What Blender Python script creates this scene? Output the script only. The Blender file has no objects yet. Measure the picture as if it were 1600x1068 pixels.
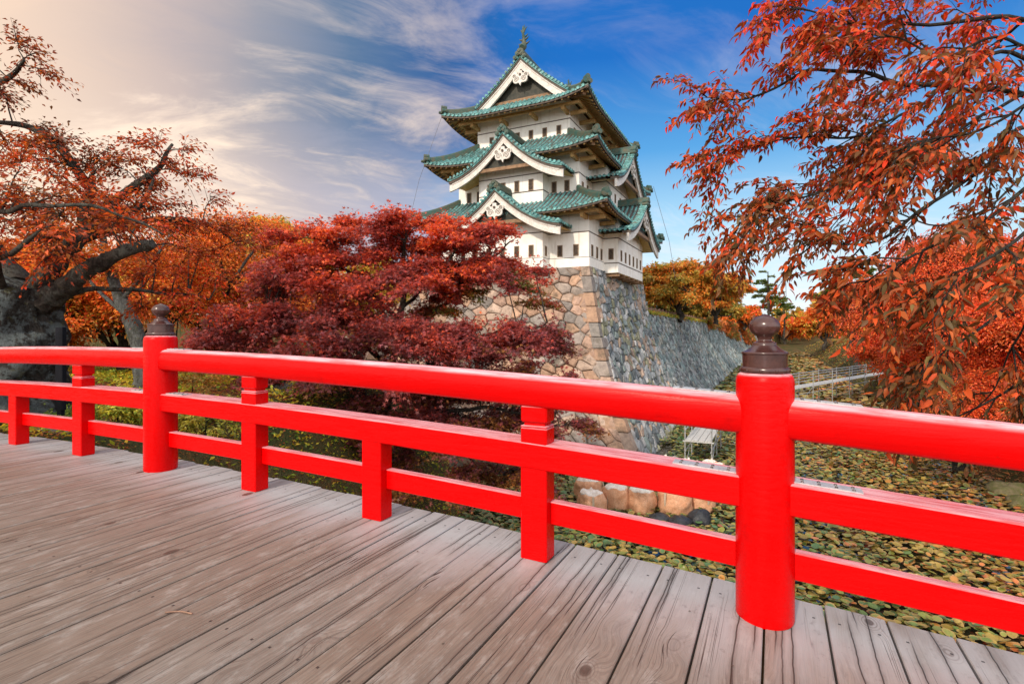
import bpy, math, random
import numpy as np
from mathutils import Vector, noise as mnoise

S = bpy.context.scene
COL = S.collection
# ------------------------------------------------------------------ camera, light, sky
cam = bpy.data.cameras.new("camera")
camo = bpy.data.objects.new("camera", cam); COL.objects.link(camo)
cam.sensor_width = 36.0; cam.lens = 36.0*835/1600; cam.shift_y = -17/1600
cam.clip_start = 0.05; cam.clip_end = 3000
camo.location = (0, 0, 0); camo.rotation_euler = (math.radians(90), 0, 0)
S.camera = camo
S.view_settings.view_transform = 'Standard'; S.view_settings.look = 'None'
S.view_settings.exposure = 0.5; S.view_settings.gamma = 1.0
SUN_AZ = math.radians(212)      # compass angle from +Y towards +X: the sun stands behind the camera, to the left
SUN_EL = math.radians(33)
sl = bpy.data.lights.new("sun", 'SUN'); sl.energy = 2.1; sl.angle = math.radians(3.0); sl.color = (1.0, .86, .70)
so = bpy.data.objects.new("sun", sl); COL.objects.link(so)
sdir = Vector((math.sin(SUN_AZ)*math.cos(SUN_EL), math.cos(SUN_AZ)*math.cos(SUN_EL), math.sin(SUN_EL)))
so.rotation_euler = sdir.to_track_quat('Z', 'Y').to_euler()

class NT:
    """tiny helper for writing node trees"""
    def __init__(s, tree): s.t = tree; s.n = tree.nodes; s.l = tree.links
    def put(s, sock, v):
        if hasattr(v, 'is_output') or isinstance(v, bpy.types.NodeSocket): s.l.new(v, sock)
        elif v is not None:
            if sock.type == 'RGBA' and len(v) == 3: v = (*v, 1)
            sock.default_value = v
    def math(s, op, a, b=None, c=None, clamp=False):
        n = s.n.new('ShaderNodeMath'); n.operation = op; n.use_clamp = clamp
        for i, v in enumerate((a, b, c)):
            if v is not None: s.put(n.inputs[i], v)
        return n.outputs[0]
    def vmath(s, op, a, b=None):
        n = s.n.new('ShaderNodeVectorMath'); n.operation = op
        s.put(n.inputs[0], a)
        if b is not None: s.put(n.inputs[1], b)
        return n.outputs['Value'] if op in ('DOT_PRODUCT', 'LENGTH', 'DISTANCE') else n.outputs[0]
    def comb(s, x, y, z):
        n = s.n.new('ShaderNodeCombineXYZ')
        for i, v in enumerate((x, y, z)): s.put(n.inputs[i], v)
        return n.outputs[0]
    def sep(s, v):
        n = s.n.new('ShaderNodeSeparateXYZ'); s.l.new(v, n.inputs[0]); return n.outputs
    def mix(s, f, a, b, mode='MIX'):
        n = s.n.new('ShaderNodeMix'); n.data_type = 'RGBA'; n.blend_type = mode
        s.put(n.inputs[0], f); s.put(n.inputs[6], a); s.put(n.inputs[7], b); return n.outputs[2]
    def noise(s, vec, scale=5, detail=4, rough=.55, dist=0, out=0):
        n = s.n.new('ShaderNodeTexNoise'); n.inputs['Scale'].default_value = scale
        n.inputs['Detail'].default_value = detail; n.inputs['Roughness'].default_value = rough
        n.inputs['Distortion'].default_value = dist
        if vec is not None: s.l.new(vec, n.inputs['Vector'])
        return n.outputs[out]
    def voro(s, vec, scale=5, feature='F1', out='Distance', rnd=1):
        n = s.n.new('ShaderNodeTexVoronoi'); n.feature = feature; n.inputs['Scale'].default_value = scale
        n.inputs['Randomness'].default_value = rnd
        if vec is not None: s.l.new(vec, n.inputs['Vector'])
        return n.outputs[out]
    def ramp(s, f, stops, interp='LINEAR'):
        n = s.n.new('ShaderNodeValToRGB'); e = n.color_ramp; e.interpolation = interp
        while len(e.elements) < len(stops): e.elements.new(.5)
        for el, (p, c) in zip(e.elements, stops):
            el.position = p
            el.color = (c, c, c, 1) if isinstance(c, (int, float)) else (*c, 1)
        s.put(n.inputs[0], f); return n.outputs[0]
    def rng(s, f, a, b, c=0., d=1., smooth=True):
        n = s.n.new('ShaderNodeMapRange'); n.interpolation_type = 'SMOOTHSTEP' if smooth else 'LINEAR'
        s.put(n.inputs[0], f)
        for i, v in enumerate((a, b, c, d)): s.put(n.inputs[i+1], v)
        return n.outputs[0]
    def scale(s, v, k):
        n = s.n.new('ShaderNodeVectorMath'); n.operation = 'MULTIPLY'; s.l.new(v, n.inputs[0]); n.inputs[1].default_value = k
        return n.outputs[0]
    def attr(s, name, out='Color'):
        n = s.n.new('ShaderNodeAttribute'); n.attribute_name = name; return n.outputs[out]
    def obj(s):
        return s.n.new('ShaderNodeTexCoord').outputs['Object']

w = bpy.data.worlds.new("World"); S.world = w; w.use_nodes = True
wt = w.node_tree; wt.nodes.clear(); N = NT(wt)
wdir = N.n.new('ShaderNodeTexCoord').outputs['Generated']
wx, wy, wz = N.sep(wdir)
nish = N.n.new('ShaderNodeTexSky'); nish.sky_type = 'NISHITA'; nish.sun_disc = False
nish.sun_elevation = SUN_EL; nish.sun_rotation = SUN_AZ; nish.air_density = 1.0; nish.dust_density = .6; nish.ozone_density = 2.5
nish_c = N.vmath('MULTIPLY', nish.outputs[0], (.10, .10, .10))
clear = N.ramp(wz, [(0.0, (.86, .93, .97)), (.10, (.66, .86, .97)), (.20, (.40, .69, .91)), (.31, (.09, .37, .76)), (.45, (.002, .15, .56)), (1.0, (.02, .10, .36))])
clear = N.mix(.12, clear, nish_c)
zc = N.math('ADD', N.math('MAXIMUM', wz, 0.0), .16)
cx = N.math('DIVIDE', wx, zc); cy = N.math('DIVIDE', wy, zc)
# streaks fan out from the low right: stretch the cloud sheet along a slanted axis
a_ = math.radians(24)
sx = N.math('ADD', N.math('MULTIPLY', cx, math.cos(a_)), N.math('MULTIPLY', cy, math.sin(a_)))
sy = N.math('SUBTRACT', N.math('MULTIPLY', cy, math.cos(a_)), N.math('MULTIPLY', cx, math.sin(a_)))
warp = N.noise(N.comb(cx, cy, 0.0), 0.9, 3, .5, 0, 1)
wv = N.vmath('SUBTRACT', warp, (.5, .5, .5))
CS = 14.7
cv = N.vmath('ADD', N.comb(N.math('MULTIPLY', sx, .60), N.math('MULTIPLY', sy, 1.25), CS), N.scale(wv, (1.1, 1.1, 1.1)))
n1 = N.noise(cv, .85, 8, .62, .4)
n2 = N.noise(N.vmath('ADD', N.comb(N.math('MULTIPLY', sx, 1.3), N.math('MULTIPLY', sy, 2.4), CS+1.3), N.scale(wv, (1.5, 1.5, 1.5))), 1.0, 7, .65, .6)
hor = N.math('POWER', N.math('ADD', N.math('MULTIPLY', wx, wx), N.math('MULTIPLY', wy, wy)), .5)
azx = N.math('DIVIDE', wx, N.math('MAXIMUM', hor, .001))           # sine of the azimuth: -1 left, +1 right
back = N.rng(wy, .15, -.45)
f_ = N.math('MULTIPLY', N.math('ADD', azx, .72), 1.25, clamp=True)
wob_ = N.math('ADD', f_, N.math('MULTIPLY', N.math('SUBTRACT', n1, .5), .22), clamp=True)
hi_ = N.ramp(wob_, [(0.0, (.90, .67, .51)), (.22, (.58, .47, .44)), (.37, (.32, .325, .38)), (.54, (.105, .185, .32)), (.75, (.032, .12, .33)), (.95, (.006, .13, .45))])
lo_ = N.ramp(wob_, [(0.0, (1.0, .79, .60)), (.30, (.80, .64, .54)), (.45, (.60, .53, .55)), (.64, (.50, .50, .60)), (.80, (.36, .54, .78)), (.95, (.30, .62, .88))])
veil = N.mix(N.rng(N.math('ADD', wz, N.math('MULTIPLY', N.math('SUBTRACT', n2, .5), .20)), .14, .40), lo_, hi_)
left = N.rng(N.math('ADD', azx, N.math('MULTIPLY', N.math('SUBTRACT', n1, .5), .25)), .14, -.10)
skyc = N.mix(left, clear, veil)
w1_ = N.rng(N.math('ADD', N.math('MULTIPLY', n1, .5), N.math('MULTIPLY', n2, .5)), .48, .64)
amp1 = N.rng(azx, .22, -.45, .20, .92)
amp1 = N.math('MULTIPLY', amp1, N.rng(wz, .60, .30, .45, 1.0))
skyc = N.mix(N.math('MULTIPLY', w1_, amp1), skyc, (1.04, .83, .66))
w2_ = N.rng(N.math('ADD', N.math('MULTIPLY', n1, .5), N.math('MULTIPLY', n2, .5)), .50, .34)
skyc = N.mix(N.math('MULTIPLY', w2_, N.math('MULTIPLY', left, N.rng(azx, -.66, -.30, .12, .60))), skyc, (.22, .27, .39))
thin = N.rng(N.math('ADD', n2, N.math('MULTIPLY', N.rng(wz, .40, .10), .16)), .54, .80)
skyc = N.mix(N.math('MULTIPLY', thin, N.rng(azx, -.1, .15, 0., .32)), skyc, (.92, .88, .92))
skyc = N.mix(N.math('MULTIPLY', back, .85), skyc, (1.85, 1.80, 1.78))  # unseen sky behind the camera, brightened to add fill light
over = N.rng(N.math('ADD', wz, N.math('MULTIPLY', N.math('SUBTRACT', n1, .5), .3)), .56, .80)       # unseen bright cloud added overhead as fill light
skyc = N.mix(N.math('MULTIPLY', over, .9), skyc, (1.15, 1.12, 1.12))
ground_c = N.rng(wz, 0.0, -.12)
skyc = N.mix(ground_c, skyc, (.20, .17, .13))
bg = N.n.new('ShaderNodeBackground'); N.put(bg.inputs[0], skyc); bg.inputs[1].default_value = .80
wo = N.n.new('ShaderNodeOutputWorld'); N.l.new(bg.outputs[0], wo.inputs[0])

# ------------------------------------------------------------------ frames
CT, ST = .897, .442
_l = math.hypot(CT, ST); CT /= _l; ST /= _l
ROT = -math.atan2(ST, CT)                    # the bridge, the keep and the moat share this turn
def L2W(p, q, z=0.): return Vector((p*CT+q*ST, -p*ST+q*CT, z))
def W2L(x, y): return (x*CT-y*ST, x*ST+y*CT)
def PX(px, py, Z): return Vector(((px-800)/835*Z, Z, (517-py)/835*Z))
KW = Vector((4.527, 31.5, 3.84))             # near corner of the keep, on top of its stone base
KP, KQ = W2L(KW.x, KW.y)
MOAT = -6.5

# ------------------------------------------------------------------ object helpers
def empty(name, label, cat, loc=(0, 0, 0), rz=0., group=None):
    o = bpy.data.objects.new(name, None); COL.objects.link(o)
    o.location = loc; o.rotation_euler = (0, 0, rz); o.empty_display_size = .2
    return tag(o, label, cat, group)
def tag(o, label, cat, group=None, kind=None):
    o['label'] = label; o['category'] = cat
    if group: o['group'] = group
    if kind: o['kind'] = kind
    return o
def link(name, me, mat, parent=None, loc=None, rz=None):
    o = bpy.data.objects.new(name, me); COL.objects.link(o)
    for m in (mat if isinstance(mat, (list, tuple)) else [mat]): me.materials.append(m)
    if parent: o.parent = parent
    if loc is not None: o.location = loc
    if rz is not None: o.rotation_euler = (0, 0, rz)
    return o
def np_mesh(name, V, Fs, attrs=None, smooth=False):
    me = bpy.data.meshes.new(name)
    V = np.asarray(V, dtype=np.float32).reshape(-1, 3)
    Fs = [np.asarray(f, dtype=np.int32) for f in Fs if len(f)]
    me.vertices.add(len(V)); me.vertices.foreach_set('co', V.ravel())
    loops = np.concatenate([f.ravel() for f in Fs]).astype(np.int32)
    cnt = np.concatenate([np.full(len(f), f.shape[1], dtype=np.int32) for f in Fs])
    st = np.concatenate([[0], np.cumsum(cnt)[:-1]]).astype(np.int32)
    me.loops.add(len(loops)); me.loops.foreach_set('vertex_index', loops)
    me.polygons.add(len(cnt)); me.polygons.foreach_set('loop_start', st)
    if smooth: me.polygons.foreach_set('use_smooth', np.ones(len(cnt), dtype=bool))
    for k, a in (attrs or {}).items():
        a = np.asarray(a, dtype=np.float32)
        if a.shape[1] == 3: a = np.concatenate([a, np.ones((len(a), 1), np.float32)], 1)
        at = me.attributes.new(k, 'FLOAT_COLOR', 'POINT'); at.data.foreach_set('color', a.ravel())
    me.update(calc_edges=True); return me
class MB:
    """collects pieces of one mesh"""
    def __init__(s): s.v = []; s.f = []; s.sm = []; s.c = []; s.cur = (1, 1, 1); s.mi = []; s.m = 0
    def add(s, vs, fs, smooth=False):
        b = len(s.v); s.v += [tuple(v) for v in vs]; s.c += [s.cur]*len(vs)
        for f in fs: s.f.append([b+i for i in f]); s.sm.append(smooth); s.mi.append(s.m)
    def box(s, x0, x1, y0, y1, z0, z1, bev=0.):
        if x0 > x1: x0, x1 = x1, x0
        if y0 > y1: y0, y1 = y1, y0
        if z0 > z1: z0, z1 = z1, z0
        if bev <= 0:
            s.add([(x0,y0,z0),(x1,y0,z0),(x1,y1,z0),(x0,y1,z0),(x0,y0,z1),(x1,y0,z1),(x1,y1,z1),(x0,y1,z1)],
                  [(0,3,2,1),(4,5,6,7),(0,1,5,4),(1,2,6,5),(2,3,7,6),(3,0,4,7)]); return
        b = bev
        def ring(z, i): return [(x0+i+b if i == 0 else x0+i, y0+i, z)]
        def oct(i, z, c): return [(x0+i+c,y0+i,z),(x1-i-c,y0+i,z),(x1-i,y0+i+c,z),(x1-i,y1-i-c,z),(x1-i-c,y1-i,z),(x0+i+c,y1-i,z),(x0+i,y1-i-c,z),(x0+i,y0+i+c,z)]
        R = [oct(b, z0, b*.3), oct(0, z0+b, b), oct(0, z1-b, b), oct(b, z1, b*.3)]
        vs = sum(R, []); fs = [tuple(range(7, -1, -1)), tuple(range(24, 32))]
        for k in range(3):
            for i in range(8): j = (i+1) % 8; fs.append((k*8+i, k*8+j, k*8+8+j, k*8+8+i))
        s.add(vs, fs)
    def sweep(s, rings, closed=True, caps=True, smooth=False):
        n = len(rings[0]); vs = [p for r in rings for p in r]; fs = []
        for k in range(len(rings)-1):
            for i in range(n if closed else n-1):
                j = (i+1) % n; fs.append((k*n+i, k*n+j, k*n+n+j, k*n+n+i))
        s.add(vs, fs, smooth)
        if caps and closed: s.add(rings[0], [tuple(range(n-1, -1, -1))]); s.add(rings[-1], [tuple(range(n))])
    def tube(s, pts, rad, n=8, smooth=True, caps=True, jit=None):
        pts = [Vector(p) for p in pts]; rings = []
        if not hasattr(rad, '__len__'): rad = [rad]*len(pts)
        d = (pts[1]-pts[0]).normalized(); up = Vector((0, 0, 1)) if abs(d.z) < .9 else Vector((1, 0, 0))
        a = d.cross(up).normalized()
        for i, p in enumerate(pts):
            d = (pts[min(i+1, len(pts)-1)]-pts[max(i-1, 0)]).normalized()
            a = (a-d*a.dot(d)).normalized(); b = d.cross(a)
            r = []
            for k in range(n):
                an = 2*math.pi*k/n; rr = rad[i]
                v = a*math.cos(an)+b*math.sin(an)
                if jit: q = p+v*rr; f_ = 1.1/max(rad[0], .05); rr *= 1+jit*mnoise.noise(q*f_)+jit*.5*mnoise.noise(q*f_*3)+(jit*.35*mnoise.noise(Vector((q.x*f_*9, q.y*f_*9, q.z*f_*3.5))) if n > 12 else 0)
                r.append(tuple(p+v*rr))
            rings.append(r)
        s.sweep(rings, True, caps, smooth)
    def lathe(s, prof, c=(0, 0, 0), n=24, smooth=True, fn=None):
        rings = []
        for r, z in prof:
            ring = []
            for k in range(n):
                a = 2*math.pi*k/n; p = (c[0]+r*math.cos(a), c[1]+r*math.sin(a), c[2]+z)
                ring.append(fn(p, a, z) if fn else p)
            rings.append(ring)
        s.sweep(rings, True, True, smooth)
    def disc_y(s, c, r, y0, y1, n=12, axis='y'):
        """short cylinder along local y (or x)"""
        A, B = [], []
        for k in range(n):
            a = 2*math.pi*k/n
            if axis == 'y': A.append((c[0]+r*math.cos(a), y0, c[2]+r*math.sin(a))); B.append((c[0]+r*math.cos(a), y1, c[2]+r*math.sin(a)))
            else: A.append((y0, c[1]+r*math.cos(a), c[2]+r*math.sin(a))); B.append((y1, c[1]+r*math.cos(a), c[2]+r*math.sin(a)))
        s.sweep([A, B], True, True, False)
    def mesh(s, name, attr=None):
        me = bpy.data.meshes.new(name); me.from_pydata(s.v, [], s.f); me.polygons.foreach_set('use_smooth', s.sm)
        if max(s.mi, default=0): me.polygons.foreach_set('material_index', s.mi)
        if attr:
            at = me.attributes.new(attr, 'FLOAT_COLOR', 'POINT'); at.data.foreach_set('color', np.array([(*c, 1) for c in s.c], np.float32).ravel())
        me.update(); return me
    def obj(s, name, mat, parent=None, attr=None, loc=None, rz=None): return link(name, s.mesh(name, attr), mat, parent, loc, rz)
def smooth_path(pts, k=6):
    P = [Vector(p) for p in pts]; out = []
    for i in range(len(P)-1):
        a, b, c, d = P[max(i-1, 0)], P[i], P[i+1], P[min(i+2, len(P)-1)]
        for j in range(k):
            t = j/k; out.append(.5*((2*b)+(c-a)*t+(2*a-5*b+4*c-d)*t*t+(3*b-a-3*c+d)*t**3))
    out.append(P[-1]); return out
def lerp_list(vals, n):
    return [float(x) for x in np.interp(np.linspace(0, 1, n), np.linspace(0, 1, len(vals)), vals)]

# ------------------------------------------------------------------ materials
def mat(name):
    m = bpy.data.materials.new(name); m.use_nodes = True; m.node_tree.nodes.clear(); n = NT(m.node_tree)
    out = n.n.new('ShaderNodeOutputMaterial'); b = n.n.new('ShaderNodeBsdfPrincipled'); n.l.new(b.outputs[0], out.inputs[0])
    n.out = out; n.b = b; return m, n
def setp(n, base=None, rough=None, spec=None, metal=None, bump=None, bstr=.3, bdist=.02, coat=None):
    b = n.b
    if base is not None: n.put(b.inputs['Base Color'], base)
    if rough is not None: n.put(b.inputs['Roughness'], rough)
    if spec is not None: b.inputs['Specular IOR Level'].default_value = spec
    if metal is not None: b.inputs['Metallic'].default_value = metal
    if coat: b.inputs['Coat Weight'].default_value = coat[0]; b.inputs['Coat Roughness'].default_value = coat[1]
    if bump is not None:
        k = n.n.new('ShaderNodeBump'); k.inputs['Strength'].default_value = bstr; k.inputs['Distance'].default_value = bdist
        n.put(k.inputs['Height'], bump); n.l.new(k.outputs[0], b.inputs['Normal'])
def noisy(name, c1, c2, scale=6, rough=.7, bstr=.3, bdist=.01, detail=6, spec=.3, metal=0, stretch=(1, 1, 1), lo=.35, hi=.65):
    m, n = mat(name); v = n.scale(n.obj(), stretch)
    f = n.noise(v, scale, detail, .6); f2 = n.noise(v, scale*4.3, 4, .6)
    col = n.mix(n.rng(f, lo, hi), c1, c2); col = n.mix(n.rng(f2, .35, .75), col, n.vmath('MULTIPLY', col, (.72, .72, .72)))
    setp(n, col, rough, spec, metal, n.math('ADD', f, n.math('MULTIPLY', f2, .5)), bstr, bdist); return m

def red_paint():
    m, n = mat('red_lacquer'); v = n.obj()
    a = n.noise(n.scale(v, (1, 1, 1)), 3.0, 5, .6); st = n.noise(n.scale(v, (2.2, 26, 26)), 1.6, 6, .65)
    fine = n.noise(v, 60, 3, .6)
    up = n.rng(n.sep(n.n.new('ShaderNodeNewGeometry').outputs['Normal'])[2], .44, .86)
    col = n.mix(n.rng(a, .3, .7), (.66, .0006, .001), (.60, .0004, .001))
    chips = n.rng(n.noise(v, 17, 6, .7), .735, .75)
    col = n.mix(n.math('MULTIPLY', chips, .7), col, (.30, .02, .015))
    painted_sheen = n.math('MULTIPLY', up, n.rng(n.math('ADD', n.math('MULTIPLY', st, .8), n.math('MULTIPLY', a, .3)), .36, .68, .30, 1.0))  # sky gloss on upward faces, painted into the colour in pale streaks
    col = n.mix(n.math('MULTIPLY', painted_sheen, .84), col, (.84, .52, .57))
    grime = n.math('MULTIPLY', n.rng(n.noise(v, 7, 6, .7), .58, .72), .35)
    col = n.mix(grime, col, (.36, .001, .002))
    setp(n, col, n.rng(st, .3, .7, .20, .38), .12, 0, n.math('ADD', n.math('MULTIPLY', st, 1.0), n.math('MULTIPLY', fine, .12)), .22, .012)
    return m
M = {}
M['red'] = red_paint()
def deck_wood():
    m, n = mat('weathered_deck_wood'); pc = n.attr('pc', 'Vector'); x, y, r = n.sep(pc)
    off = n.math('MULTIPLY', r, 37.0)
    kv = n.comb(n.math('MULTIPLY', x, 4.2), n.math('MULTIPLY', y, 2.5), off)
    kd = n.voro(kv, 1.0, 'F1', 'Distance', 1.0)                       # knots: one cell is a hand wide and most of a metre long
    kc = n.sep(n.voro(kv, 1.0, 'F1', 'Color', 1.0))[0]
    kon = n.rng(kc, .70, .72)
    kin = n.math('MULTIPLY', n.rng(kd, .15, .09), kon)
    khalo = n.math('MULTIPLY', n.rng(kd, .50, .05), kon)
    wob = n.noise(n.comb(n.math('MULTIPLY', x, 5), n.math('MULTIPLY', y, 1.2), off), 1.0, 3, .5)
    gx = n.math('ADD', n.math('ADD', x, n.math('MULTIPLY', wob, .10)), n.math('MULTIPLY', khalo, .075))
    grain = n.noise(n.comb(n.math('MULTIPLY', gx, 105), n.math('MULTIPLY', y, 2.4), off), 1.0, 6, .68)
    ring = n.math('SINE', n.math('MULTIPLY', n.math('ADD', gx, n.math('MULTIPLY', y, .012)), 260.0))
    big = n.noise(n.comb(n.math('MULTIPLY', x, 7), n.math('MULTIPLY', y, 1.1), off), 1.0, 5, .6)
    crack = n.noise(n.comb(n.math('MULTIPLY', n.math('ADD', x, n.math('MULTIPLY', khalo, .04)), 26), n.math('MULTIPLY', y, .30), n.math('ADD', off, 9.1)), 1.0, 2, .45)
    crk = n.rng(n.math('ABSOLUTE', n.math('SUBTRACT', crack, .5)),   .010, .003)
    crk = n.math('MULTIPLY', crk, n.rng(n.noise(n.comb(n.math('MULTIPLY', x, 6), n.math('MULTIPLY', y, .7), n.math('ADD', off, 4.)), 1.0, 2, .5), .53, .60))
    base = n.mix(n.rng(big, .3, .72), (.275, .232, .196), (.175, .140, .114))
    base = n.mix(n.math('MULTIPLY', n.math('FRACT', n.math('MULTIPLY', r, 7.31)), .6), base, (.25, .238, .225))
    base = n.mix(n.math('MULTIPLY', n.math('FRACT', n.math('MULTIPLY', r, 13.7)), .35), base, (.19, .128, .092))
    base = n.mix(n.math('MULTIPLY', n.rng(grain, .46, .66), .50), base, (.105, .080, .068))
    fg = n.noise(n.comb(n.math('MULTIPLY', gx, 260), n.math('MULTIPLY', y, 7), off), 1.0, 3, .6)
    base = n.mix(n.math('MULTIPLY', n.rng(fg, .48, .70), .42), base, (.10, .08, .07))
    pale = n.noise(n.comb(n.math('MULTIPLY', x, 16), n.math('MULTIPLY', y, 5), off), 1.0, 6, .7)
    base = n.mix(n.math('MULTIPLY', n.rng(pale, .52, .66), .45), base, (.34, .32, .30))
    base = n.mix(n.math('MULTIPLY', n.rng(ring, .2, 1.0), .08), base, (.12, .09, .075))
    tread = n.math('MULTIPLY', n.rng(n.math('ADD', y, n.math('MULTIPLY', n.math('SUBTRACT', big, .5), 1.2)), -.35, -1.3), n.rng(pale, .62, .40, .35, 1.0))
    base = n.mix(n.math('MULTIPLY', tread, .55), base, n.vmath('MULTIPLY', base, (.72, .60, .51)))
    # paler, greyer strip along the railing
    edge = n.math('MULTIPLY', n.rng(n.math('ADD', y, n.math('MULTIPLY', n.math('SUBTRACT', big, .5), .9)), -.75, .05), n.rng(wob, .15, .55))
    base = n.mix(n.math('MULTIPLY', edge, .66), base, (.47, .47, .49))
    stain = n.rng(n.noise(n.comb(n.math('MULTIPLY', x, 9), n.math('MULTIPLY', y, 2.6), n.math('ADD', off, 2.2)), 1.0, 6, .7), .60, .75)
    base = n.mix(n.math('MULTIPLY', stain, .62), base, (.085, .068, .058))
    kring = n.math('SINE', n.math('MULTIPLY', kd, 120.0))
    base = n.mix(n.math('MULTIPLY', n.math('MULTIPLY', n.rng(kd, .34, .10), kon), n.rng(kring, .0, .9, 0, .65)), base, (.12, .085, .07))
    base = n.mix(n.math('MULTIPLY', kin, .85), base, (.060, .036, .026))
    base = n.mix(n.math('MULTIPLY', crk, .9), base, (.03, .022, .018))
    for k1, k2, k3 in ((17.31, 5.17, 2.0), (29.77, 11.3, 6.0), (41.13, 3.71, 11.0)):
        c1 = n.math('ADD', n.math('MULTIPLY', n.math('FRACT', n.math('MULTIPLY', r, k1)), .20), .04)
        wb = n.noise(n.comb(k3, n.math('MULTIPLY', y, 1.6), off), 1.0, 4, .6)
        dx_ = n.math('ABSOLUTE', n.math('SUBTRACT', n.math('ADD', x, n.math('MULTIPLY', n.math('SUBTRACT', wb, .5), .05)), c1))
        on = n.rng(n.noise(n.comb(k2, n.math('MULTIPLY', y, .55), n.math('ADD', off, k3)), 1.0, 1, .5), .46, .53)
        ln = n.math('MULTIPLY', n.rng(dx_, .0042, .0012), on)
        crk = n.math('MAXIMUM', crk, ln)
        base = n.mix(n.math('MULTIPLY', ln, .92), base, (.028, .021, .017))
        base = n.mix(n.math('MULTIPLY', n.math('MULTIPLY', n.rng(dx_, .022, .003), on), .30), base, (.07, .055, .045))
    dots = n.rng(n.voro(n.comb(n.math('MULTIPLY', x, 9), n.math('MULTIPLY', y, 9), off), 1.0, 'F1', 'Distance', 1.0), .035, .02)
    dc = n.sep(n.voro(n.comb(n.math('MULTIPLY', x, 9), n.math('MULTIPLY', y, 9), off), 1.0, 'F1', 'Color', 1.0))[1]
    base = n.mix(n.math('MULTIPLY', dots, n.rng(dc, .82, .84)), base, (.03, .022, .02))
    blot = n.noise(n.comb(n.math('MULTIPLY', x, 22), n.math('MULTIPLY', y, 14), off), 1.0, 6, .75)
    base = n.mix(n.math('MULTIPLY', n.rng(blot, .56, .72), .40), base, (.10, .082, .07))
    nx_ = n.math('ABSOLUTE', n.math('SUBTRACT', n.math('ABSOLUTE', n.math('SUBTRACT', x, .139)), .085))
    ny_ = n.math('ABSOLUTE', n.math('SUBTRACT', n.math('FRACT', n.math('ADD', n.math('MULTIPLY', n.math('ADD', y, -.12), .64), .5)), .5))
    nail = n.math('MULTIPLY', n.rng(nx_, .0075, .0055), n.rng(ny_, .0048, .0036))
    base = n.mix(n.math('MULTIPLY', nail, .9), base, (.022, .018, .016))
    h = n.math('ADD', n.math('MULTIPLY', grain, -.35), n.math('MULTIPLY', crk, -1.6))
    h = n.math('ADD', h, n.math('MULTIPLY', big, .3))
    setp(n, base, n.rng(grain, .3, .7, .40, .60), .35, 0, h, .5, .008); return m
M['deck'] = deck_wood()
M['bronze'] = noisy('dark_bronze', (.050, .018, .016), (.085, .034, .028), 9, .24, .12, .004, 5, .6)
M['steel'] = noisy('dull_steel', (.50, .51, .53), (.64, .64, .64), 14, .35, .2, .003, 4, .5, .25)
M['carve'] = noisy('carved_shadow_paint', (.20, .18, .15), (.28, .25, .21), 9, .7)
M['bolt'] = noisy('bolt_head_steel', (.10, .10, .11), (.18, .17, .17), 20, .4, .1, .002, 3, .5, .6)
def plaster():
    m, n = mat('white_lime_plaster'); v = n.obj()
    a = n.noise(v, 1.2, 6, .65); st = n.noise(n.scale(v, (2.2, 2.2, .22)), 2.0, 6, .65)
    col = n.mix(n.rng(a, .35, .7), (.90, .875, .82), (.80, .765, .70))
    col = n.mix(n.math('MULTIPLY', n.rng(st, .52, .72), .50), col, (.50, .41, .32))
    col = n.mix(n.math('MULTIPLY', n.rng(n.noise(v, 4.5, 6, .7), .60, .72), .25), col, (.42, .36, .30))
    setp(n, col, .8, .2, 0, n.noise(v, 30, 4, .6), .15, .004); return m
M['plaster'] = plaster()
M['trim_white'] = noisy('painted_gable_board', (.76, .73, .68), (.66, .61, .55), 3.0, .6, .15, .004)
M['shade_timber'] = noisy('timber_and_band_shade', (.085, .065, .05), (.13, .10, .08), 4, .7)  # shared by dark eave boards and the walls' painted shade lines
M['rafter'] = noisy('golden_rafter', (.40, .24, .085), (.52, .33, .13), 3.5, .65)
M['timber'] = noisy('brown_eave_timber', (.20, .115, .062), (.33, .20, .11), 3.5, .65, .25, .006, 6, .3, 0, (1, 1, 2))
M['soffit'] = noisy('golden_eave_boards', (.55, .36, .12), (.66, .45, .19), 3.0, .7)
M['dark_gable'] = noisy('dark_gable_panel', (.030, .034, .026), (.065, .060, .044), 3.5, .6, .3, .01)
M['slot'] = noisy('window_shadow_wood', (.045, .032, .024), (.09, .06, .04), 8, .7)
M['frame'] = noisy('window_frame_wood', (.20, .13, .08), (.30, .21, .13), 8, .7)
def copper():
    m, n = mat('verdigris_copper_tile'); v = n.obj(); 
    a = n.noise(n.scale(v, (1, 1, 1)), 1.7, 7, .68); b = n.noise(v, 9, 5, .65)
    col = n.mix(n.rng(a, .34, .64), (.040, .150, .150), (.13, .36, .355))
    col = n.mix(n.rng(b, .50, .72), col, (.34, .58, .57))
    col = n.mix(n.math('MULTIPLY', n.rng(n.noise(v, 2.6, 8, .75), .50, .60), .80), col, (.095, .062, .038))
    col = n.mix(n.math('MULTIPLY', n.rng(n.noise(v, 19, 4, .7), .60, .72), .5), col, (.045, .04, .03))
    setp(n, col, .52, .4, .15, b, .25, .008); return m
M['copper'] = copper()
M['pan'] = noisy('tarnished_copper_pan', (.135, .090, .085), (.080, .080, .078), 2.4, .55, .2, .006, 7, .4, .1)
M['copper_dark'] = noisy('aged_copper_ridge', (.035, .10, .085), (.10, .095, .06), 3.0, .55, .3, .01, 7, .4, .1)
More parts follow.
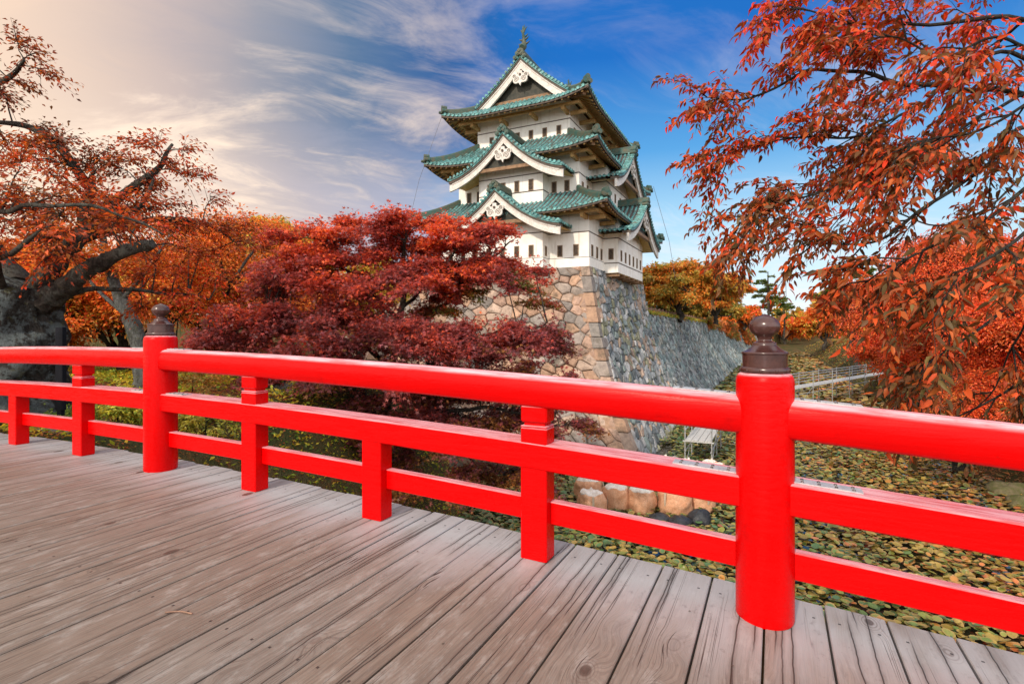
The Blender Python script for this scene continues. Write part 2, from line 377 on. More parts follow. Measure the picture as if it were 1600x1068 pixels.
def stone(name, grey):
    m, n = mat(name); c = n.attr('tint'); v = n.obj()
    a = n.noise(v, 3.2, 8, .68); b = n.noise(v, 17, 6, .7)
    col = n.mix(n.rng(a, .34, .70), c, n.vmath('MULTIPLY', c, (.62, .62, .64)))
    col = n.mix(n.math('MULTIPLY', n.rng(b, .52, .75), .40), col, n.vmath('MULTIPLY', c, (1.35, 1.33, 1.28)))
    col = n.mix(n.math('MULTIPLY', n.rng(n.noise(v, .9, 8, .75), .50, .64), .60), col, (.095, .085, .06))
    col = n.mix(n.math('MULTIPLY', n.rng(n.noise(v, 6, 7, .72), .62, .70), .55), col, (.42, .44, .40) if grey else (.33, .30, .24))
    setp(n, col, .85, .25, 0, n.math('ADD', a, n.math('MULTIPLY', b, .6)), .9, .06); return m
M['stone'] = stone('moat_wall_stone', True); M['stone_warm'] = stone('warm_wall_stone', False)
M['rock'] = noisy('bank_boulder', (.26, .26, .25), (.42, .40, .37), 4, .85, .6, .04)
M['joint'] = noisy('deep_stone_joint', (.10, .09, .075), (.15, .135, .11), 5, .95)
def leafmat(name, tr=.38, rough=.42, spec=.4, gain=1.35):
    m, n = mat(name); c = n.attr('col')
    setp(n, c, rough, spec)
    t = n.n.new('ShaderNodeBsdfTranslucent'); n.put(t.inputs[0], n.vmath('MULTIPLY', c, (gain, gain*.95, gain*.8)))
    x = n.n.new('ShaderNodeMixShader'); x.inputs[0].default_value = tr
    n.l.new(n.b.outputs[0], x.inputs[1]); n.l.new(t.outputs[0], x.inputs[2]); n.l.new(x.outputs[0], n.out.inputs[0]); return m
M['leaf'] = leafmat('autumn_leaf'); M['leaf_thick'] = leafmat('waxy_leaf', .20, .5, .22)
def bark(name, c1, c2, c3, lich=.5):
    m, n = mat(name); v = n.obj(); s1 = n.noise(n.scale(v, (1, 1, .45)), 11, 9, .75, .8); s2 = n.noise(v, 2.2, 6, .68)
    s3 = n.noise(v, 12, 6, .72)
    col = n.mix(n.rng(s1, .33, .66), c1, c2); col = n.mix(n.math('MULTIPLY', n.rng(n.math('ADD', n.math('MULTIPLY', s2, .6), n.math('MULTIPLY', s3, .4)), .47, .56), lich), col, c3)
    col = n.mix(n.math('MULTIPLY', n.rng(n.noise(v, 5, 6, .7), .58, .66), lich*.7), col, (.13, .12, .03))
    setp(n, col, .9, .2, 0, n.math('ADD', n.math('MULTIPLY', s1, 1.3), n.math('MULTIPLY', n.noise(n.scale(v, (1, 1, .35)), 19, 7, .7, .5), .9)), 1.0, .10); return m
M['bark'] = bark('lichened_cherry_bark', (.012, .010, .009), (.075, .068, .060), (.21, .26, .265), .66)
M['bark_limb'] = bark('mossy_limb_bark', (.028, .024, .020), (.10, .08, .065), (.20, .21, .18), .45)
M['bark_dark'] = bark('dark_bark', (.020, .016, .014), (.07, .055, .045), (.14, .14, .12), .35)
M['bark_pale'] = bark('pale_bark', (.09, .09, .085), (.22, .23, .22), (.06, .065, .045), .6)
def groundmat():
    m, n = mat('leaf_strewn_soil'); v = n.obj()
    a = n.noise(v, .55, 8, .66); b = n.noise(v, 5, 7, .7); cc = n.voro(v, 22, 'F1', 'Color')
    col = n.mix(n.rng(a, .38, .62), (.055, .075, .022), (.13, .085, .035))
    col = n.mix(n.rng(b, .50, .66), col, (.17, .085, .028))
    col = n.mix(n.math('MULTIPLY', n.sep(cc)[0], .45), col, (.05, .035, .022))
    setp(n, col, .95, .15, 0, n.math('ADD', b, n.voro(v, 22)), .8, .06); return m
M['ground'] = groundmat()
def watermat():
    m, n = mat('still_moat_water'); v = n.obj()
    a = n.noise(v, .25, 5, .6)
    setp(n, n.mix(n.rng(a, .35, .65), (.016, .020, .012), (.035, .03, .018)), .07, .5, 0, n.noise(v, 3.0, 3, .5), .06, .02); return m
M['water'] = watermat()
def padmat():
    m, n = mat('water_lily_pad'); c = n.attr('col'); v = n.obj()
    col = n.mix(n.math('MULTIPLY', n.rng(n.noise(v, 14, 5, .7), .48, .68), .5), c, n.vmath('MULTIPLY', c, (.6, .5, .4)))
    setp(n, col, .38, .42); return m
M['pad'] = padmat()
def fabric(name, c1, c2):
    m, n = mat(name); v = n.obj()
    f = n.noise(v, 4, 6, .65); wr = n.noise(n.scale(v, (2.6, 2.6, .8)), 5, 5, .65, 1.2); fo = n.noise(v, 9, 5, .6, 2.0)
    col = n.mix(n.rng(f, .35, .68), c1, c2)
    col = n.mix(n.math('MULTIPLY', n.rng(n.math('ABSOLUTE', n.math('SUBTRACT', fo, .5)), .05, .0), .55), col, n.vmath('MULTIPLY', col, (.35, .30, .28)))
    setp(n, col, .72, .3, 0, n.math('ADD', wr, n.math('MULTIPLY', fo, .6)), .5, .04); return m
M['sack'] = fabric('woven_sack', (.74, .42, .26), (.62, .30, .16)); M['sack_top'] = fabric('pale_sack_top', (.86, .80, .74), (.74, .63, .54))
M['strap'] = noisy('sack_strap', (.62, .50, .38), (.50, .38, .27), 20, .8)
M['black_sack'] = noisy('black_plastic_sack', (.012, .014, .018), (.030, .034, .042), 7, .38, .7, .04, 6, .45)
M['galv'] = noisy('galvanised_pipe', (.42, .44, .45), (.56, .57, .57), 12, .42, .1, .003, 4, .5, .4)
M['board'] = noisy('grey_scaffold_plank', (.46, .46, .45), (.60, .60, .58), 3, .7, .2, .005, 6, .3, 0, (1, 8, 1))
M['fence'] = noisy('fence_wood', (.24, .135, .095), (.32, .19, .13), 5, .75)
M['black'] = noisy('black_painted_board', (.006, .007, .010), (.012, .013, .018), 5, .75, .3, .01, 6, .1)
M['white'] = noisy('white_enamel', (.72, .73, .74), (.80, .80, .80), 5, .5)
M['moss'] = noisy('mossy_stone', (.10, .115, .035), (.20, .17, .10), 3, .9, .7, .05)
# ------------------------------------------------------------------ bridge
RQ = 3.075
def zd(p):                                    # height of the arched deck along the bridge
    t = -p-6.0
    return -1.302-.0049*t*t
bo = L2W(-.05, RQ, 0)
bridge = empty('footbridge', 'arched footbridge deck of weathered grey planks carrying the red railing', 'bridge', bo, ROT)
rnd = random.Random(4)
b = MB(); PWID = .2855; gap = .011
for k in range(-48, 14):
    p0 = k*PWID+gap/2; p1 = (k+1)*PWID-gap/2
    r = rnd.random(); dz = rnd.uniform(-.0025, .0025); ye = .30+rnd.uniform(-.012, .012)
    z0, z1 = zd(p0)+dz, zd(p1)+dz+rnd.uniform(-.001, .001); c = .005
    prof = [(p0, z0-.07), (p1, z1-.07), (p1, z1-c), (p1-c, z1), (p0+c, z0), (p0, z0-c)]
    vs = []; base = len(b.v)
    for y in (-4.9, ye-.006, ye):
        for (x, z) in prof:
            zz = z-(.006 if (y == ye and z > z0-.03) else 0)
            b.v.append((x, y, zz)); b.c.append((x-p0, y, r))
    for s_ in range(2):
        for i in range(6):
            j = (i+1) % 6; b.f.append([base+s_*6+i, base+s_*6+j, base+s_*6+6+j, base+s_*6+6+i]); b.sm.append(False); b.mi.append(0)
    b.f.append([base+i for i in range(5, -1, -1)]); b.sm.append(False); b.mi.append(0)
    b.f.append([base+12+i for i in range(6)]); b.sm.append(False); b.mi.append(0)
b.obj('deck', M['deck'], bridge, 'pc')
b = MB()
def strip(b, fn, ps, prof):                    # sweeps a (y,z) outline along the arch
    b.sweep([[(p, y, fn(p)+z) for (y, z) in prof] for p in ps], True, True)
ps_all = [x*.3 for x in range(-46, 14)]
for y in (.12, -1.4, -3.0, -4.6):
    b = MB(); strip(b, zd, ps_all, [(y-.12, -.50), (y+.12, -.50), (y+.12, -.075), (y-.12, -.075)]); b.obj('beam', M['timber'], bridge)
for p in (-13.2, -7.2, -3.2, 1.6):
    for y in (.05, -4.5):
        b = MB(); b.tube([(p, y, MOAT-.5), (p, y, zd(p)-.78)], .17, 12); b.obj('pier', M['timber'], bridge)
    b = MB(); b.box(p-.14, p+.14, -4.8, .28, zd(p)-.778, zd(p)-.505); b.obj('cross_beam', M['timber'], bridge)

rail = empty('railing', 'glossy red wooden railing with two round bronze capped posts along the plank deck', 'railing', bo, ROT)
TOPP = [(-.070, .945), (.070, .945), (.088, .962)]      # rail cross-section: flat sides, rounded top
for k in range(11):
    a = math.pi*k/10; ca, sa = math.cos(a), math.sin(a); TOPP.append((.088*math.copysign(abs(ca)**.75, ca), 1.052+.086*abs(sa)**.8))
TOPP += [(-.088, .962)]
def rect(y0, y1, z0, z1, c=.008):
    return [(y0+c, z0), (y1-c, z0), (y1, z0+c), (y1, z1-c), (y1-c, z1), (y0+c, z1), (y0, z1-c), (y0, z0+c)]
def seg(p0, p1, n=None):
    n = n or max(2, int(abs(p1-p0)/.12)); return [p0+(p1-p0)*i/n for i in range(n+1)]
POSTS = [0.0, -5.18]
bays = [(0.0, 3.6), (-5.18, 0.0), (-11.5, -5.18)]
for (a, c) in bays:
    b = MB(); rings = [[(p, y, zd(p)+z) for (y, z) in TOPP] for p in seg(a+.08, c-.08)]
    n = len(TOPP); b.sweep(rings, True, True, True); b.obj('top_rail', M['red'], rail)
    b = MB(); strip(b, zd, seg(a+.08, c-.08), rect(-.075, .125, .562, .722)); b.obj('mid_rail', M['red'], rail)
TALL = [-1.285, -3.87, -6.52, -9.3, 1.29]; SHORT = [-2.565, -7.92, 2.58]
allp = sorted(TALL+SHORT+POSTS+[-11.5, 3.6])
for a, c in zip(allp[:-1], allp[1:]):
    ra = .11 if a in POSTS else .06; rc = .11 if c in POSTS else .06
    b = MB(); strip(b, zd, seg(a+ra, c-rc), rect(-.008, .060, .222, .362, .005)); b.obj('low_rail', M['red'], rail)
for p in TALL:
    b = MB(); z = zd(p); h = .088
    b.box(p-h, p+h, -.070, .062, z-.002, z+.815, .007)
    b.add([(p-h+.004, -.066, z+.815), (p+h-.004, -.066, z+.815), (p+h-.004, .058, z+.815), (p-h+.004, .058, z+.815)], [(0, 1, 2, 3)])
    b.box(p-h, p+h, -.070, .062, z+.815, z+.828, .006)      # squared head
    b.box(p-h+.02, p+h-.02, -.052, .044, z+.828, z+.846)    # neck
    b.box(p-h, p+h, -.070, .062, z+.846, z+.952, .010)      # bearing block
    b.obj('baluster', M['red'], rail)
for p in SHORT:
    b = MB(); z = zd(p); h = .088
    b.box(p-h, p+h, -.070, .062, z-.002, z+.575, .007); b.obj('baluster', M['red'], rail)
CAPS = [[(.100, 0), (.116, 0), (.119, .005), (.119, .021), (.113, .029), (.106, .031)], [(.107, .030), (.107, .094)], [(.107, .094), (.112, .096), (.112, .104), (.108, .107)],
        [(.108, .107), (.094, .113), (.074, .125), (.060, .139)], [(.060, .139), (.056, .140), (.058, .147), (.056, .154), (.046, .158)], [(.046, .158), (.034, .163), (.031, .170), (.036, .179)],
        [(.036, .179)]+[(.0745*math.sin(math.radians(a)), .238-.0595*math.cos(math.radians(a))) for a in range(32, 166, 9)]+[(.016, .297), (.007, .302), (.001, .304)]]
for p in POSTS:
    z = zd(p); R = .140
    b = MB(); prof = [(R-.004, -.003), (R, .012), (R, .6), (R-.001, 1.217), (R-.004, 1.238), (R-.012, 1.254), (R-.024, 1.262), (.05, 1.264)]
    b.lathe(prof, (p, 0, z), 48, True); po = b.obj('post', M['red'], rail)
    b = MB(); [b.lathe(c_, (p, 0, z+1.264), 40, True) for c_ in CAPS]
    for k in range(10):
        a = 2*math.pi*(k+.3)/10; q = (p+.117*math.cos(a), .117*math.sin(a), z+1.264+.013)
        b.lathe([(.0075, -.006), (.0085, 0), (.0075, .006)], q, 8)
    b.obj('finial', M['bronze'], po)
def plate(p0, p1, ztop, yc, wd, nb):
    b = MB(); ps = seg(p0, p1, 6)
    strip(b, zd, ps, [(yc-wd/2, ztop), (yc+wd/2, ztop), (yc+wd/2, ztop+.006), (yc-wd/2, ztop+.006)])
    b.m = 1
    for i in range(nb):
        p = p0+(p1-p0)*(i+.5)/nb
        for yo in (-wd*.28, wd*.28): b.lathe([(.008, 0), (.008, .003), (.005, .006), (.001, .007)], (p, yc+yo, zd(p)+ztop+.006), 8)
    b.obj('joint_plate', [M['steel'], M['bolt']], rail)
for p0, p1 in ((-.46, -.135), (.135, .43), (-5.60, -5.315), (-5.045, -4.80)):
    plate(p0, p1, 1.136, .016, .085, 4)
    plate(p0, p1, .7225, .01, .090, 4)
# ------------------------------------------------------------------ castle keep (local: x = -distance along the front, y = into the depth)
keep = empty('castle_keep', 'three storey white castle keep with green copper tiled roofs on a tall stone base', 'castle', KW, ROT)
W_, D_ = 10.45, 12.9
FL = [  # x0,x1,y0,y1,z0,z1 of the three storeys
    (-W_, 0., 0., D_, 0., 3.75), (-W_+.91, -.91, .91, D_-.91, 4.0, 7.45), (-W_+1.85, -1.85, 1.85, D_-1.85, 8.2, 10.9)]
def shade_timber(b, x0, x1, y0, y1, z, h=.055, o=.022, sides='fr'):
    """thin dark shade line round a wall block"""
    b.box(x0-o, x1+o, y0-o, y0+.02, z, z+h); b.box(x1-.02, x1+o, y0+.021, y1+o, z, z+h); b.box(x0-o, x0+.02, y0+.021, y1+o, z, z+h)  # dark strips stand in for the shade under projecting courses
def wall_block(name, x0, x1, y0, y1, z0, z1, bands, skirt=None):
    b = MB(); b.box(x0, x1, y0, y1, z0, z1)
    if skirt: b.box(x0-.05, x1+.05, y0-.05, y1+.05, z0-.02, skirt)
    o = b.obj(name, M['plaster'], keep)
    b = MB()
    for z in bands: shade_timber(b, x0, x1, y0, y1, z)
    if skirt: shade_timber(b, x0, x1, y0, y1, skirt+.001, .035, .035)
    b.obj('shade_timber', M['shade_timber'], o); return o
BAY = [None]*6
f1 = wall_block('wall', *FL[0], [2.02], .52)
f2 = wall_block('wall', *FL[1], [5.85])
f3 = wall_block('wall', *FL[2], [9.66])
fb1 = wall_block('bay', -7.9, -2.56, -.93, .2, -.02, 3.3, [2.02], .52)
fb2 = wall_block('bay', -7.42, -2.93, -.02, 1.2, 3.9, 6.9, [5.85, 4.80])
rb1 = wall_block('bay', -.2, .95, 3.0, 9.9, -.14, 3.3, [2.02, .45])
rb2 = wall_block('bay', -1.2, .04, 3.55, 9.36, 3.9, 6.9, [5.85])
for k in range(6):
    y = 3.15+k*1.31; b = MB(); b.box(-.1, .99, y, y+.16, -.36, -.145); b.obj('bay_bracket', M['timber'], rb1)
b = MB(); b.box(.0, .9, 3.05, 9.85, -.165, -.142); b.obj('bay_floor', M['soffit'], rb1)
def window(par, axis, c, z, plane, w=.23, h=.60):
    """narrow barred slot; axis 'x': on a wall facing the front, 'y': facing the right"""
    b = MB(); t = .05
    def bx(a0, a1, z0, z1, d0, d1):
        if axis == 'x': b.box(c+a0, c+a1, plane+d0, plane+d1, z0, z1)
        else: b.box(plane-d1, plane-d0, c+a0, c+a1, z0, z1)
    bx(-w/2-t, -w/2, z-h/2-t, z+h/2+t, -.035, .03); bx(w/2, w/2+t, z-h/2-t, z+h/2+t, -.035, .03)
    bx(-w/2, w/2, z+h/2, z+h/2+t, -.033, .03); bx(-w/2, w/2, z-h/2-t, z-h/2, -.033, .03)
    fr = b.obj('window', M['frame'], par); b = MB()
    bx(-w/2, w/2, z-h/2, z+h/2, -.012, .025); b.obj('shutter', M['slot'], fr)
for u in (.79, 1.81, 8.62, 9.62): window(f1, 'x', -u, .98, 0.)
for k in range(5): window(fb1, 'x', -(3.3+k*.965), .98, -.93)
for u in (1.70, 2.55, 7.95, 8.72): window(f2, 'x', -u, 5.14, .91)
for k in range(4): window(fb2, 'x', -(3.72+k*.97), 5.22, -.02)
for k in range(6): window(f3, 'x', -(2.6+k*.98), 9.06, 1.85, .22, .5)
for y in (.62, 1.6, 2.5, 10.6, 11.6): window(f1, 'y', y, .98, 0.)
for k in range(6): window(rb1, 'y', 3.75+k*1.08, 1.0, .95)
window(rb1, 'x', .5, 1.05, 3.0); window(fb1, 'y', -.45, .98, -2.56, .16, .5)
for y in (1.55, 2.5, 10.3): window(f2, 'y', y, 5.14, -.91, .2, .5)
for k in range(4): window(rb2, 'y', 4.3+k*1.3, 5.2, .04, .2, .5)
window(rb2, 'x', -.45, 5.0, 3.55, .28, .3)
for k in range(5): window(f3, 'y', 2.7+k*1.7, 9.06, -1.85, .2, .45)

def prof_pt(r): return .80*r+.20*r*r
PITCH = .31
def roll_path(b, pts, out, rad=.082, cap=True):
    """half round tile row following pts; out = horizontal direction pointing down the slope"""
    side = Vector((-out.y, out.x, 0)); rings = []
    for p in pts:
        p = Vector(p); r = []
        for k in range(6):
            a = math.pi*k/5; r.append(tuple(p+side*(rad*math.cos(a))+Vector((0, 0, rad*math.sin(a)*1.1-.005))))
        rings.append(r)
    b.sweep(rings, False, False, True)
    if cap:
        c = Vector(pts[0])+Vector((0, 0, .02)); R = rad*1.22; A = []; B = []
        for k in range(10):
            a = 2*math.pi*k/10; v = side*(R*math.cos(a))+Vector((0, 0, R*math.sin(a)))
            A.append(tuple(c+v+out*.05)); B.append(tuple(c+v-out*.04))
        C = [tuple(c+(Vector(v)-c-out*.05)*.55+out*.035) for v in A]
        b.sweep([B, A], True, False); b.add(A+C, [(i, (i+1) % 10, 10+(i+1) % 10, 10+i) for i in range(10)]); b.add(C, [tuple(range(10))])
def skirt(par, ex0, ex1, ey0, ey1, run, zE, fz, lift, top_run_side=None, hips=True):
    """hipped skirt roof: eave rectangle, fz(d) = rise at distance d from the eave"""
    tiles = MB(); under = MB(); raft = MB(); fas = MB()
    sides = [(Vector((ex1, ey0, 0)), Vector((-1, 0, 0)), Vector((0, 1, 0)), ex1-ex0), (Vector((ex1, ey1, 0)), Vector((0, -1, 0)), Vector((-1, 0, 0)), ey1-ey0),
             (Vector((ex0, ey0, 0)), Vector((0, 1, 0)), Vector((1, 0, 0)), ey1-ey0), (Vector((ex0, ey1, 0)), Vector((1, 0, 0)), Vector((0, -1, 0)), ex1-ex0)]
    CL = 3.4
    def hz(s, L, d):
        e = min(s, L-s); q = max(0., 1-e/CL)
        return zE+fz(d)+lift*q**2.2*max(0., 1-d/3.0)
    for (o, e, n, L) in sides:
        nc = max(2, round(L/PITCH)); ds = L/nc
        def pt(s, d, dz=0.): return tuple(o+e*s+n*d+Vector((0, 0, hz(s, L, d)+dz)))
        def dm(s): return max(.0, min(run, s, L-s))
        ND = 7
        for k in range(nc):
            s0, s1 = k*ds, (k+1)*ds; m0, m1 = dm(s0), dm(s1); vs = []
            for i in range(ND): vs += [pt(s0, m0*i/(ND-1)), pt(s1, m1*i/(ND-1))]
            tiles.m = 1; tiles.add(vs, [(2*i, 2*i+1, 2*i+3, 2*i+2) for i in range(ND-1)]); tiles.m = 0
            # eave lip, fascia boards and boarding below
            A, B = pt(s0, 0), pt(s1, 0)
            def q(s, d, dz): return pt(s, min(d, dm(s)), dz) if d <= dm(s)+1e-6 else pt(s, dm(s), dz)
            tiles.add([pt(s0, 0), pt(s1, 0), pt(s1, 0, -.07), pt(s0, 0, -.07)], [(0, 1, 2, 3)])
            fas.add([q(s0, .02, -.071), q(s1, .02, -.071), q(s1, .03, -.20), q(s0, .03, -.20), q(s0, .16, -.20), q(s1, .16, -.20), q(s0, .18, -.27), q(s1, .18, -.27), q(s0, .30, -.27), q(s1, .30, -.27)],
                    [(0, 1, 2, 3), (3, 2, 5, 4), (4, 5, 7, 6), (6, 7, 9, 8)])
            vs = []
            for i in range(4):
                d = .03+(run-.03)*i/3
                vs += [q(s0, d, -.185), q(s1, d, -.185)]
            under.add(vs, [(2*i, 2*i+2, 2*i+3, 2*i+1) for i in range(3)])
        for k in range(1, nc):
            s = k*ds; m = dm(s)
            if m < .12: continue
            roll_path(tiles, [pt(s, m*i/(ND-1), .0) for i in range(ND)], -n)
        nr = max(2, round(L/.43)); dr = L/nr                       # rafters
        for k in range(1, nr):
            s = k*dr; m = min(run, s, L-s)
            if m < .35: continue
            vs = []
            for d in (.12, m):
                for ss, dz in ((-.055, -.19), (.055, -.19), (.055, -.31), (-.055, -.31)): vs.append(tuple(o+e*(s+ss)+n*d+Vector((0, 0, hz(s, L, d)+dz))))
            raft.add(vs, [(3, 2, 1, 0), (4, 5, 6, 7), (0, 1, 5, 4), (1, 2, 6, 5), (2, 3, 7, 6), (3, 0, 4, 7)])
    r = tiles.obj('roof', [M['copper'], M['pan']], par)
    fas.obj('eave_board', M['shade_timber'], r); under.obj('soffit', M['soffit'], r); raft.obj('rafter', M['rafter'], r)
    if hips:                                                       # corner ridges with stacked round end tiles
        for (cx_, cy_, dx, dy) in ((ex1, ey0, -1, 1), (ex0, ey0, 1, 1), (ex1, ey1, -1, -1), (ex0, ey1, 1, -1)):
            hb = MB(); u = Vector((dx, dy, 0)); side = Vector((-dy, dx, 0)).normalized(); rings = []
            for i in range(9):
                d = .10+(run-.05)*i/8; z = zE+fz(d)+lift*max(0, 1-d/CL)**2.2*max(0, 1-d/3.0)
                c = Vector((cx_, cy_, 0))+u*d+Vector((0, 0, z)); hgt = .34
                rings.append([tuple(c+side*x+Vector((0, 0, zz))) for x, zz in ((-.17, -.05), (-.16, hgt*.7), (-.10, hgt*.95), (0, hgt*1.08), (.10, hgt*.95), (.16, hgt*.7), (.17, -.05))])
            hb.sweep(rings, True, True, False)
            fw = -u.normalized(); c0 = Vector((cx_, cy_, 0))+u*.12; z0 = zE+fz(.12)+lift*.88
            for (sx_, zz, rr) in ((-.16, .17, .15), (.16, .17, .15), (0, .40, .17)):
                c = c0+side*sx_+Vector((0, 0, z0+zz)); A = []; B = []; C = []
                for k in range(12):
                    a = 2*math.pi*k/12; v = side*(rr*math.cos(a))+Vector((0, 0, rr*math.sin(a)))
                    A.append(tuple(c+v+fw*.16)); B.append(tuple(c+v-fw*.20)); C.append(tuple(c+v*.6+fw*.13))
                hb.sweep([B, A], True, True); hb.add(A+C, [(i, (i+1) % 12, 12+(i+1) % 12, 12+i) for i in range(12)])
            c = c0+Vector((0, 0, z0)); hb.tube([tuple(c+fw*.05+Vector((0, 0, .05))), tuple(c+fw*.34+Vector((0, 0, .09)))], [.10, .085], 10)
            hb.obj('hip_ridge', M['copper_dark'], r)
            hb = MB(); c = c0+u*.25+Vector((0, 0, z0-.36)); d2 = u*(run-.3)
            vs = []
            for t_, dz in ((0, 0), (1, fz(run)*.80-lift*.5)):
                for xx, zz in ((-.11, -.13), (.11, -.13), (.11, .10), (-.11, .10)): vs.append(tuple(c+d2*t_+side*xx+Vector((0, 0, zz+dz))))
            hb.add(vs, [(3, 2, 1, 0), (4, 5, 6, 7), (0, 1, 5, 4), (1, 2, 6, 5), (2, 3, 7, 6), (3, 0, 4, 7)]); hb.obj('hip_rafter', M['timber'], r)
    return r
def brackets(par, x0, x1, y0, y1, z, reach, step=2.0, dz=.16):
    b = MB()
    n = max(2, round((x1-x0)/step))
    for k in range(n+1):
        x = x0+.12+(x1-x0-.24)*k/n
        b.box(x-.10, x+.10, y0-reach, y0+.05, z-.12, z+.12)
    n = max(2, round((y1-y0)/step))
    for k in range(n+1):
        y = y0+.12+(y1-y0-.24)*k/n
        b.box(x1-.05, x1+reach, y-.10, y+.10, z-.125, z+.115); b.box(x0-reach, x0+.05, y-.10, y+.10, z-.125, z+.115)
    b.box(x0-reach+.1, x1+reach-.1, y0-reach+.08, y0-reach+.26, z+.121, z+.29)
    b.box(x1+reach-.26, x1+reach-.08, y0-reach+.27, y1+reach-.1, z+.122, z+.292); b.box(x0-reach+.08, x0-reach+.26, y0-reach+.27, y1+reach-.1, z+.122, z+.292)
    b.obj('eave_bracket', M['rafter'], par)
def FZ(rise, run): return lambda d: rise*prof_pt(min(1.2, d/run))
r1 = skirt(keep, -W_-1.575, 1.575, -1.575, D_+1.575, 2.48, 3.20, FZ(1.55, 2.48), .36)
brackets(r1, *FL[0][:4], 2.86, .95)
r2 = skirt(keep, -W_-.79, .79, -.79, D_+.79, 2.64, 7.0, FZ(1.72, 2.64), .40)
brackets(r2, *FL[1][:4], 6.68, .98)
fz3 = lambda d: .50*d+.05*d*d
r3 = skirt(keep, -W_+.05, -.05, .05, D_-.05, 2.05, 10.32, fz3, .50)
brackets(r3, *FL[2][:4], 10.02, 1.05)

